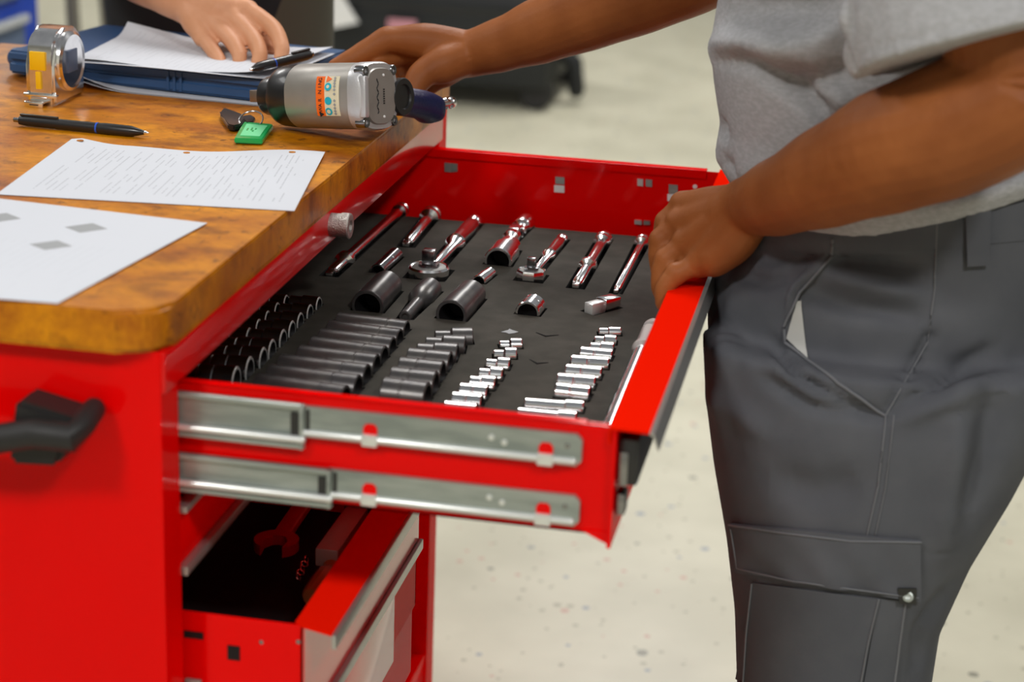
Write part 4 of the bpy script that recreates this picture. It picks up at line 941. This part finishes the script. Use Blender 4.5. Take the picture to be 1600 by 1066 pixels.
for (p, f, r) in zip(m4, f4, (0.0112, 0.0112, 0.0105, 0.0095)):
    stube(bm, [Wr, (Wr+J(*p))/2+Vector((0, 0, 0.004)), J(*p)], [0.0235, 0.0215, 0.0150], 16)
    stube(bm, [J(*q) for q in f], [r*1.40, r*1.16, r*1.0, r*0.80], 14)
stube(bm, [Wr, J(695, 100, 0.775), J(662, 115, 0.757), J(645, 142, 0.742), J(642, 168, 0.733)], [0.0225, 0.0215, 0.0160, 0.0130, 0.0095], 16)   # thumb
stube(bm, [Wr, J(690, 112, 0.785), J(672, 128, 0.782)], [0.020, 0.019, 0.014], 16)
# trunk core, neck, head, legs (inside the clothes / above the frame)
tube(bm, [(0.52, 0.52, 0.95), (0.52, 0.52, 1.10), (0.52, 0.52, 1.30), (0.53, 0.52, 1.42)], [0.10, 0.11, 0.11, 0.08], 24)
tube(bm, [J(1500, -330, 0.30), (0.56, 0.40, 1.42), (0.56, 0.60, 1.42), J(1330, -330, 0.71)], [0.058, 0.065, 0.065, 0.058], 20, hint=Vector((1, 0, 0)))
tube(bm, [(0.53, 0.50, 1.40), (0.51, 0.50, 1.50), (0.49, 0.50, 1.56)], [0.062, 0.056, 0.055], 20)
tube(bm, [(0.48, 0.50, 1.56), (0.475, 0.50, 1.64), (0.485, 0.50, 1.68)], [(0.070, 0.062), (0.095, 0.074), (0.085, 0.070)], 24, hint=Vector((1, 0, 0)))
tube(bm, [(0.395, 0.50, 1.635), (0.375, 0.50, 1.605), (0.39, 0.5, 1.595)], [0.010, 0.014, 0.010], 10)
for sy in (-1, 1): tube(bm, [(0.49, 0.50+sy*0.074, 1.655), (0.492, 0.50+sy*0.078, 1.610)], [0.014, 0.009], 10)
for ysl in (0.405, 0.60): tube(bm, [(0.54, ysl+(0.06 if ysl < 0.5 else -0.06), 0.90), (0.52, ysl+0.01, 0.55), (0.53, ysl, 0.10), (0.50, ysl, 0.06)], [0.060, 0.050, 0.038, 0.035], 16)
body = merge_mesh('body', bm, 0.0022, 4, SKIN1, man)
# facial features (above the frame)
bm = bmesh.new(); tube(bm, [(0.50, 0.50, 1.70), (0.53, 0.50, 1.66), (0.545, 0.50, 1.60)], [(0.088, 0.078), (0.075, 0.078), (0.05, 0.06)], 20, hint=Vector((1, 0, 0))); fin(bm, 'hair', HAIR, man)
for sy in (-1, 1):
    bm = bmesh.new(); tube(bm, [(0.392, 0.50+sy*0.030, 1.645), (0.393, 0.50+sy*0.033, 1.645)], 0.009, 10); fin(bm, 'eye', WHITE, man)
bm = bmesh.new(); tube(bm, [(0.399, 0.48, 1.575), (0.394, 0.50, 1.576), (0.399, 0.52, 1.575)], 0.006, 8); fin(bm, 'mouth', MATS['finger_nail'], man)
for ysl in (0.405, 0.60):
    bm = bmesh.new(); sections(bm, [(0.47, ysl, 0.0, 0.140, 0.048, 0), (0.47, ysl, 0.03, 0.142, 0.050, 0), (0.485, ysl, 0.065, 0.115, 0.045, 0), (0.53, ysl, 0.11, 0.055, 0.045, 0), (0.53, ysl, 0.13, 0.052, 0.043, 0)]); fin(bm, 'shoe', RUBB, man)

# trousers
bm = bmesh.new()
def xr(l, r, py, y): a, b = at(l, py, 'y', y), at(r, py, 'y', y); return (a.x+b.x)/2, (b.x-a.x)/2, (a.z+b.z)/2
secs = []
for (py, l, r) in ((1120, 1152, 1452), (1060, 1150, 1456), (960, 1147, 1472), (850, 1134, 1522), (740, 1114, 1588), (640, 1101, 1640), (540, 1096, 1668)):
    xm, rx, zm = xr(l, r, py, 0.405); secs.append((xm, 0.405, zm, rx, {1120: 0.092, 1060: 0.094, 960: 0.098, 850: 0.104, 740: 0.108, 640: 0.108, 540: 0.10}[py], 0))
zl0 = secs[0][2]
secs = [(0.535, 0.405, 0.075, 0.075, 0.075, 0), (0.530, 0.405, 0.20, 0.078, 0.078, 0), (0.520, 0.405, 0.34, 0.086, 0.086, 0)] + [s for s in secs if s[2] > 0.36]
sections(bm, secs, 48, 2.15)
sections(bm, [(s[0]+0.004, 0.605, s[2], s[3]*0.98, s[4], 0) for s in secs], 48, 2.15)
# pelvis
pel = []
for (py, l, r) in ((690, 1108, 1600), (600, 1100, 1650), (520, 1096, 1668), (450, 1108, 1672), (400, 1140, 1670), (345, 1166, 1664)):
    xm, rx, zm = xr(l, r, py, 0.45); pel.append((xm, 0.515, zm, rx, 0.180 if py > 520 else 0.165 if py > 420 else 0.155, 0.10 if py < 420 else 0.05))
pel = [q for q in pel if q[2] < 0.94]; pel.append((pel[-1][0], 0.515, 0.985, pel[-1][3]-0.008, 0.150, 0.16))
sections(bm, [(pel[0][0], 0.505, 0.66, pel[0][3]*0.6, 0.12, 0)] + pel, 56, 2.4)
trou = merge_mesh('trousers', bm, 0.0045, 10, TROU, man)
# shirt
bm = bmesh.new()
ss = []
for (py, l, r, tl) in ((372, 1172, 1680, 0.22), (350, 1160, 1690, 0.22), (300, 1126, 1690, 0.18), (230, 1116, 1680, 0.12), (190, 1124, 1680, 0.08), (130, 1113, 1690, 0.04), (85, 1108, 1695, 0.0), (0, 1122, 1700, 0), (-90, 1128, 1700, 0), (-180, 1120, 1690, 0), (-260, 1150, 1670, 0)):
    xm, rx, zm = xr(l, r, py, 0.50); ss.append((xm, 0.520, zm, rx, 0.168, tl))
ss[0] = (ss[0][0], 0.520, 0.949, ss[0][3]-0.006, 0.163, 0.30)
ss[1] = (ss[1][0], 0.520, 0.966, ss[1][3], 0.168, 0.27)
ss = [q for q in ss[:2]]+[q for q in ss[2:] if q[2] > 0.985]
sections(bm, ss+[(0.56, 0.50, 1.44, 0.09, 0.16, 0), (0.54, 0.50, 1.475, 0.07, 0.07, 0)], 64, 2.25)
# sleeves
tube(bm, [(0.55, 0.42, 1.41), J(1510, -330, 0.31), J(1518, -190, 0.275), J(1514, -50, 0.255), J(1540, 70, 0.240)], [0.07, 0.088, 0.092, 0.096, 0.103], 28, cap=False)
tube(bm, [J(1340, -330, 0.68), J(1235, -190, 0.71), J(1170, -130, 0.72)], [0.075, 0.078, 0.080], 28, cap=False)
shirt = merge_mesh('t_shirt', bm, 0.0040, 5, SHIRT, man)

def bvh(o):
    me = o.data; M = Matrix.Identity(4)
    return BVHTree.FromPolygons([v.co.copy() for v in me.vertices], [tuple(p.vertices) for p in me.polygons])
def hitpt(tree, px, py):
    r = tree.ray_cast(CAM, raydir(px, py)); return (r[0], r[1]) if r[0] is not None else (None, None)
def folds(o, strokes, gain=1.5):
    tree = bvh(o); n = len(o.data.vertices)
    co_ = np.empty(n*3); o.data.vertices.foreach_get('co', co_); co_ = co_.reshape(-1, 3)
    nr = np.empty(n*3); o.data.vertices.foreach_get('normal', nr); nr = nr.reshape(-1, 3)
    disp = np.zeros(n)
    for (pl, wd, hgt) in strokes:
        pts = []
        for (a, b_) in zip(pl[:-1], pl[1:]):
            for k in range(8):
                q = hitpt(tree, a[0]+(b_[0]-a[0])*k/8, a[1]+(b_[1]-a[1])*k/8)[0]
                if q is not None: pts.append(q)
        if len(pts) < 2: continue
        pts = np.array([tuple(p) for p in pts]); m = len(pts)
        d2 = np.full(n, 1e9); tt = np.zeros(n)
        for i, p in enumerate(pts):
            d = ((co_-p)**2).sum(1); k = d < d2; d2[k] = d[k]; tt[k] = i/(m-1)
        taper = np.sqrt(np.clip(np.minimum(tt, 1-tt)*3.5+0.08, 0, 1))
        disp += hgt*gain*np.exp(-d2/(wd*wd))*taper
    co_ += nr*disp[:, None]
    o.data.vertices.foreach_set('co', co_.ravel()); o.data.update()
mm = 0.001
folds(shirt, [
    ([(1112, 92), (1175, 95), (1230, 130), (1275, 165), (1292, 195)], 9*mm, -9*mm),
    ([(1115, 75), (1170, 68), (1230, 85), (1290, 100), (1345, 90)], 16*mm, 9*mm),
    ([(1185, 40), (1230, 60), (1290, 55), (1345, 20)], 14*mm, 10*mm),
    ([(1130, 5), (1180, 12), (1245, 15), (1320, -15)], 20*mm, -12*mm),
    ([(1230, 118), (1285, 122), (1350, 95)], 12*mm, -9*mm),
    ([(1260, 130), (1310, 150), (1330, 170)], 10*mm, 5*mm),
    ([(1290, 185), (1300, 215)], 8*mm, -5*mm),
    ([(1120, 190), (1140, 215)], 9*mm, -4*mm),
    ([(1122, 250), (1150, 275)], 10*mm, -4*mm),
    ([(1440, 310), (1520, 285), (1600, 255)], 9*mm, -5*mm),
    ([(1480, 320), (1560, 295), (1610, 275)], 8*mm, 4*mm),
    ([(1338, 0), (1337, 60)], 6*mm, -3*mm),
    ([(1349, 80), (1440, 58), (1600, 20)], 2.2*mm, -1.6*mm),
], 2.1)
folds(trou, [
    ([(1290, 405), (1350, 408), (1455, 420)], 7*mm, -6*mm), ([(1295, 400), (1245, 450), (1232, 490)], 5*mm, 5*mm),
    ([(1260, 455), (1330, 480), (1455, 500)], 9*mm, -5*mm), ([(1290, 430), (1370, 450), (1455, 462)], 9*mm, 5*mm),
    ([(1205, 535), (1250, 590), (1330, 630), (1380, 650)], 7*mm, -6*mm), ([(1190, 590), (1270, 635), (1380, 655)], 6*mm, -4*mm), ([(1200, 560), (1260, 610), (1340, 645)], 6*mm, 3.5*mm),
    ([(1240, 565), (1300, 610), (1382, 645)], 4*mm, 4*mm),
    ([(1380, 650), (1450, 530), (1458, 520)], 5*mm, -4*mm), ([(1390, 650), (1480, 590), (1560, 540)], 9*mm, -5*mm), ([(1400, 655), (1490, 620), (1570, 580)], 9*mm, 4*mm),
    ([(1180, 400), (1230, 405), (1280, 392)], 8*mm, -6*mm), ([(1150, 430), (1200, 440), (1250, 425)], 8*mm, -4*mm),
    ([(1100, 620), (1150, 640), (1210, 690)], 12*mm, 3*mm), ([(1200, 750), (1280, 770), (1350, 750)], 18*mm, -4*mm),
    ([(1560, 600), (1545, 700), (1500, 820)], 16*mm, -6*mm), ([(1500, 640), (1490, 760), (1470, 880)], 14*mm, 5*mm),
    ([(1480, 920), (1440, 985), (1430, 1060)], 12*mm, -4*mm),
    ([(1150, 450), (1130, 560), (1125, 700)], 14*mm, 3*mm),
], 2.1)
tt_, ts_ = bvh(trou), bvh(shirt)
def surf(tree, px, py, off):
    p, n = hitpt(tree, px, py)
    if p is None: return None
    if n.dot(raydir(px, py)) > 0: n = -n
    return p+n*off
def patch(name, tree, quad, off, m, nu=10, nv=6, thick=0.0015, wob=0.0, parent=None):
    (a, b_, c, d) = quad; last = [None]
    def fn(u, v):
        px = (a[0]*(1-u)+b_[0]*u)*(1-v)+(d[0]*(1-u)+c[0]*u)*v; py = (a[1]*(1-u)+b_[1]*u)*(1-v)+(d[1]*(1-u)+c[1]*u)*v
        q = surf(tree, px, py, off+wob*(math.sin(u*11+v*3)+0.7*math.sin(u*23-v*5))*v)
        k = 0
        mx_, my_ = (a[0]+b_[0]+c[0]+d[0])/4, (a[1]+b_[1]+c[1]+d[1])/4
        while q is None and k < 20:
            k += 1; px += (mx_-px)*0.12; py += (my_-py)*0.12; q = surf(tree, px, py, off)
        if q is None: q = last[0]+Vector((1e-5, 0, 0))
        last[0] = q.copy(); return q
    # winding so that the thickness goes inwards
    o = grid(name, nu, nv, lambda u, v: fn(u, 1-v), m, man if parent is None else parent, thick, uv=False)
    return o
def seam(name, tree, pl, m, w=0.0012, off=0.0008):
    pts = []
    for (a, b_) in zip(pl[:-1], pl[1:]):
        for k in range(6):
            q = surf(tree, a[0]+(b_[0]-a[0])*k/6, a[1]+(b_[1]-a[1])*k/6, off)
            if q is not None: pts.append(q)
    q = surf(tree, *pl[-1], off)
    if q is not None: pts.append(q)
    bm = bmesh.new(); tube(bm, pts, w, 8); return fin(bm, name, m, man)
patch('cargo_pocket', tt_, ((1178, 910), (1372, 935), (1345, 1075), (1150, 1075)), 0.0022, TROU, 14, 12, 0.003)
patch('cargo_pocket_gusset', tt_, ((1372, 935), (1412, 938), (1402, 1075), (1348, 1075)), 0.0012, TROU, 6, 12, 0.0022)
patch('pocket_flap', tt_, ((1146, 817), (1437, 843), (1434, 936), (1158, 893)), 0.0050, TROU, 40, 14, 0.0040, 0.0017)
seam('flap_seam', tt_, [(1146, 818), (1230, 830), (1330, 842), (1437, 843)], TROUS, 0.0010, 0.0052)
seam('flap_seam', tt_, [(1150, 825), (1160, 886), (1240, 904), (1330, 916), (1430, 929)], TROUS, 0.0008, 0.0058)
patch('snap_patch', tt_, ((1400, 914), (1428, 914), (1426, 938), (1402, 938)), 0.0064, PLAST, 4, 4, 0.0012)
sp = surf(tt_, 1414, 926, 0.0068); bm = bmesh.new(); lathe(bm, [(0, 0), (0, 0.0050), (0.0012, 0.0045), (0.0016, 0.0030), (0.0012, 0.0025), (0.0012, 0)], 20, basis(sp, -raydir(1414, 926))); fin(bm, 'snap_button', GALV, man)['label'] = 'grey round snap button'
patch('belt_loop', tt_, ((1506, 333), (1543, 326), (1541, 412), (1508, 414)), 0.0065, TROU, 4, 8, 0.0025)
patch('waistband', tt_, ((1180, 372), (1640, 310), (1640, 372), (1290, 404)), 0.0012, TROU, 30, 4, 0.0015)
seam('side_seam', tt_, [(1464, 350), (1460, 450), (1450, 535), (1385, 648), (1372, 760), (1355, 835)], TROUS, 0.0009)
seam('side_seam', tt_, [(1397, 650), (1384, 760), (1368, 835)], TROUS, 0.0007)
seam('pocket_seam', tt_, [(1302, 375), (1300, 400), (1248, 458), (1226, 510), (1228, 535), (1262, 565), (1320, 605), (1382, 648)], TROUS, 0.0014, 0.0012)
patch('pocket_lining', tt_, ((1245, 470), (1252, 470), (1262, 562), (1230, 528)), 0.0016, LINING, 6, 10, 0.0008)['label'] = 'white lining showing in the hip pocket'
seam('cargo_seam', tt_, [(1178, 912), (1170, 990), (1165, 1070)], TROUS, 0.0009, 0.0030)
seam('cargo_seam', tt_, [(1372, 935), (1356, 1000), (1343, 1070)], TROUS, 0.0009, 0.0030)
seam('cargo_seam', tt_, [(1414, 940), (1405, 1000), (1396, 1070)], TROUS, 0.0012, 0.0016)

# ---- second person behind the bench
man2 = empty('person', (-0.40, 1.32, 0.0), 'person with light skin and black top writing on papers behind the bench', 'person')
bm = bmesh.new()
JY = J
def J(px, py, y): return JY(px, py, y-0.035)
W3 = J(296, 2, 0.905)
stube(bm, [J(60, -420, 1.28), J(90, -230, 1.20), J(150, -90, 1.05), J(215, -45, 0.975), J(262, -18, 0.925), W3], [0.05, 0.048, 0.043, 0.036, 0.031, 0.028], 22)
m4 = [(388, 16, 0.885), (366, 28, 0.875), (342, 42, 0.868), (318, 58, 0.862)]
f4 = [[(388, 16, 0.885), (426, 44, 0.862), (440, 74, 0.838), (438, 92, 0.825)],
      [(366, 28, 0.875), (396, 60, 0.852), (406, 84, 0.832), (402, 99, 0.820)],
      [(342, 42, 0.868), (364, 66, 0.848), (374, 86, 0.832), (373, 99, 0.822)],
      [(318, 58, 0.862), (332, 78, 0.845), (342, 92, 0.832), (346, 101, 0.824)]]
for (p, f, r) in zip(m4, f4, (0.0098, 0.0098, 0.0093, 0.0085)):
    stube(bm, [W3, (W3+J(*p))/2, J(*p)], [0.024, 0.019, 0.0125], 16)
    stube(bm, [J(*q) for q in f], [r*1.12, r*1.05, r*0.95, r*0.78], 14)
stube(bm, [W3, J(345, 15, 0.885), J(362, 28, 0.878)], [0.024, 0.022, 0.016], 16)
stube(bm, [W3+Vector((0, 0, -0.01)), J(370, 20, 0.915), J(412, 52, 0.905), J(428, 78, 0.880)], [0.020, 0.016, 0.012, 0.0095], 14)   # thumb behind the fingers
J = JY
tube(bm, [(-0.405, 1.34, 0.95), (-0.405, 1.33, 1.15), (-0.40, 1.27, 1.38)], [0.085, 0.10, 0.09], 20)
tube(bm, [J(60, -420, 1.28), (-0.45, 1.27, 1.38), (-0.20, 1.27, 1.38), (-0.16, 1.30, 1.22), (-0.20, 1.12, 1.16), (-0.28, 1.08, 1.18)], [0.05, 0.06, 0.055, 0.042, 0.03, 0.026], 18)
for k in range(4):
    yk, zk = 1.075+0.004*k, 1.21-0.019*k
    tube(bm, [(-0.28, 1.08, 1.18), (-0.355, yk, zk), (-0.385, yk-0.004, zk-0.004), (-0.41+0.006*abs(k-1.3), yk+0.004, zk-0.012)], [0.022, 0.0105, 0.0092, 0.0075], 12)
tube(bm, [(-0.285, 1.08, 1.19), (-0.315, 1.065, 1.225), (-0.345, 1.062, 1.24)], [0.016, 0.011, 0.008], 12)
tube(bm, [(-0.40, 1.26, 1.36), (-0.40, 1.20, 1.46), (-0.40, 1.16, 1.52)], [0.06, 0.055, 0.055], 16)
tube(bm, [(-0.40, 1.13, 1.50), (-0.40, 1.13, 1.58), (-0.40, 1.14, 1.63)], [(0.062, 0.062), (0.090, 0.074), (0.08, 0.068)], 20, hint=Vector((0, 1, 0)))
for xl in (-0.485, -0.335): tube(bm, [(xl, 1.34, 0.90), (xl, 1.34, 0.5), (xl, 1.36, 0.10), (xl, 1.33, 0.06)], [0.07, 0.05, 0.035, 0.03], 16)
merge_mesh('body', bm, 0.0022, 3, SKIN2, man2)
for f in f4:
    q = J(*f[-1])+Vector((0.0, -0.006, -0.001)); bm = bmesh.new(); tube(bm, [q+Vector((0, -0.0005, 0.004)), q+Vector((0, -0.001, -0.003))], [0.0042, 0.0040], 10); fin(bm, 'finger_nail', NAIL, man2)
bm = bmesh.new()
for xl in (-0.485, -0.335): sections(bm, [(xl, 1.34, 0.07, 0.075, 0.08, 0), (xl, 1.34, 0.5, 0.085, 0.09, 0), (xl, 1.335, 0.80, 0.098, 0.105, 0)], 32)
sections(bm, [(-0.405, 1.335, 0.74, 0.138, 0.10, 0), (-0.405, 1.335, 0.85, 0.148, 0.12, 0), (-0.405, 1.335, 1.0, 0.148, 0.12, 0)], 40)
tr2 = merge_mesh('trousers', bm, 0.008, 6, OLIVE, man2)
bm = bmesh.new(); sections(bm, [(-0.425, 1.31, 0.885, 0.132, 0.128, 0.35), (-0.42, 1.31, 1.0, 0.150, 0.130, 0.2), (-0.40, 1.30, 1.2, 0.185, 0.130, 0), (-0.40, 1.27, 1.38, 0.18, 0.11, 0), (-0.40, 1.25, 1.43, 0.08, 0.07, 0)], 40)
tube(bm, [J(60, -420, 1.28), J(90, -240, 1.21), J(110, -160, 1.14)], [0.065, 0.068, 0.066], 20)
merge_mesh('black_top', bm, 0.008, 6, BLKCL, man2)
bm = bmesh.new(); tube(bm, [(-0.40, 1.17, 1.66), (-0.40, 1.20, 1.60), (-0.40, 1.21, 1.54)], [(0.085, 0.08), (0.07, 0.08), (0.05, 0.06)], 16, hint=Vector((0, 1, 0))); fin(bm, 'hair', HAIR, man2)
for xl in (-0.485, -0.335):
    bm = bmesh.new(); sections(bm, [(xl, 1.28, 0.0, 0.048, 0.14, 0), (xl, 1.28, 0.03, 0.05, 0.142, 0), (xl, 1.32, 0.09, 0.05, 0.07, 0)], 28); fin(bm, 'shoe', RUBB, man2)

# ------------------------------------------------------------------ background furniture
# black wheeled equipment case
P0 = at(500, 150, 'z', 0.0); P1 = at(885, 158, 'z', 0.0)
yb = 5.15; xa = at(455, 100, 'y', yb).x; xb = at(858, 100, 'y', yb).x
bc_ = empty('equipment_case', ((xa+xb)/2, yb+0.3, 0), 'blurred black wheeled equipment case on the floor behind the bench', 'case')
bm = bmesh.new(); bx(bm, xa, xb, yb, yb+0.65, 0.07, 0.42, 0.03); fin(bm, 'case_body', CASED, bc_)
bm = bmesh.new(); bx(bm, xa+0.02, xb-0.06, yb-0.01, yb+0.63, 0.30, 0.78, 0.04); fin(bm, 'case_lid', CASE, bc_)
for k in range(6):
    bm = bmesh.new(); bx(bm, xa+0.05, xb-0.09, yb-0.022, yb-0.008, 0.335+k*0.07, 0.355+k*0.07, 0.004); fin(bm, 'ridge', CASED, bc_)
for (x, y) in ((xa+0.08, yb+0.06), (xb-0.05, yb+0.06), (xa+0.08, yb+0.58), (xb-0.05, yb+0.58)):
    bm = bmesh.new(); lathe(bm, [(-0.025, 0), (-0.025, 0.05), (-0.018, 0.058), (0.018, 0.058), (0.025, 0.05), (0.025, 0)], 24, basis((x, y, 0.058), (0, 1, 0))); fin(bm, 'wheel', RUBB, bc_)
q0, q1 = at(510, -10, 'y', yb-0.03), at(540, 40, 'y', yb-0.03)
bm = bmesh.new(); dv = (q1-q0); nv_ = Vector((0.045, 0, 0.012)); prism(bm, [q0-nv_, q0+nv_, q1+nv_, q1-nv_], (0, 0.006, 0)); fin(bm, 'white_tag', WHITE, bc_, smooth=False)
q = at(628, 40, 'y', yb-0.03); bm = bmesh.new(); bx(bm, q.x-0.05, q.x+0.05, yb-0.034, yb-0.024, q.z-0.025, q.z+0.02, 0.003); fin(bm, 'pink_label', mat('pink_label', srgb(200, 140, 150), 0.6), bc_)
q = at(880, 128, 'y', yb+0.1); bm = bmesh.new(); tube(bm, [(xb-0.02, yb+0.2, 0.2), (q.x+0.02, yb+0.2, q.z+0.05), (q.x+0.03, yb+0.2, 0.05)], 0.03, 12); fin(bm, 'side_handle', CASED, bc_)
# blue drawer cabinet at the left
yc = 3.1; xf = at(60, 30, 'y', yc).x; y0c = 2.0
bcab = empty('blue_cabinet', (xf-0.3, 2.55, 0), 'blurred blue steel drawer cabinet at the far left', 'cabinet')
bm = bmesh.new(); bx(bm, xf-0.6, xf, y0c, yc, 0.0, 1.05, 0.004); fin(bm, 'carcass', BLUE, bcab)
zz = at(10, 62, 'x', xf).z; hgt = 0.100
for k in range(-5, 5):
    zk = zz+k*(hgt+0.040)
    if zk-hgt/2 < 0.03 or zk+hgt/2 > 1.03: continue
    bm = bmesh.new(); bx(bm, xf, xf+0.012, y0c+0.04, yc-0.10, zk-hgt/2, zk+hgt/2, 0.004); d_ = fin(bm, 'drawer', SLATE, bcab)
    bm = bmesh.new(); bx(bm, xf+0.010, xf+0.026, y0c+0.04, yc-0.10, zk+hgt/2-0.020, zk+hgt/2, 0.004); fin(bm, 'drawer_pull', LGREY, d_)
# stool leg frame seen between cabinet and person
xs = at(122, 30, 'y', 3.6).x
st = empty('metal_stool', (xs, 3.6, 0), 'blurred grey metal stool behind the tape measure', 'stool')
for (dx, dy) in ((0, 0), (-0.26, 0.0), (0.0, 0.26), (-0.26, 0.26)):
    bm = bmesh.new(); tube(bm, [(xs+dx, 3.6+dy, 0.018), (xs+dx*0.8-0.02, 3.6+dy*0.8, 0.70)], 0.018, 12); fin(bm, 'leg', mat('grey_tube', srgb(110, 106, 94), 0.5) if 'grey_tube' not in MATS else MATS['grey_tube'], st)
bm = bmesh.new(); lathe(bm, [(0, 0), (0, 0.16), (0.03, 0.165), (0.04, 0.15), (0.04, 0)], 28, basis((xs-0.13, 3.72, 0.70), (0, 0, 1), Vector((0, 1, 0)))); fin(bm, 'seat', RUBB, st)

for o in bpy.data.objects:
    if '_w' in o: del o['_w']
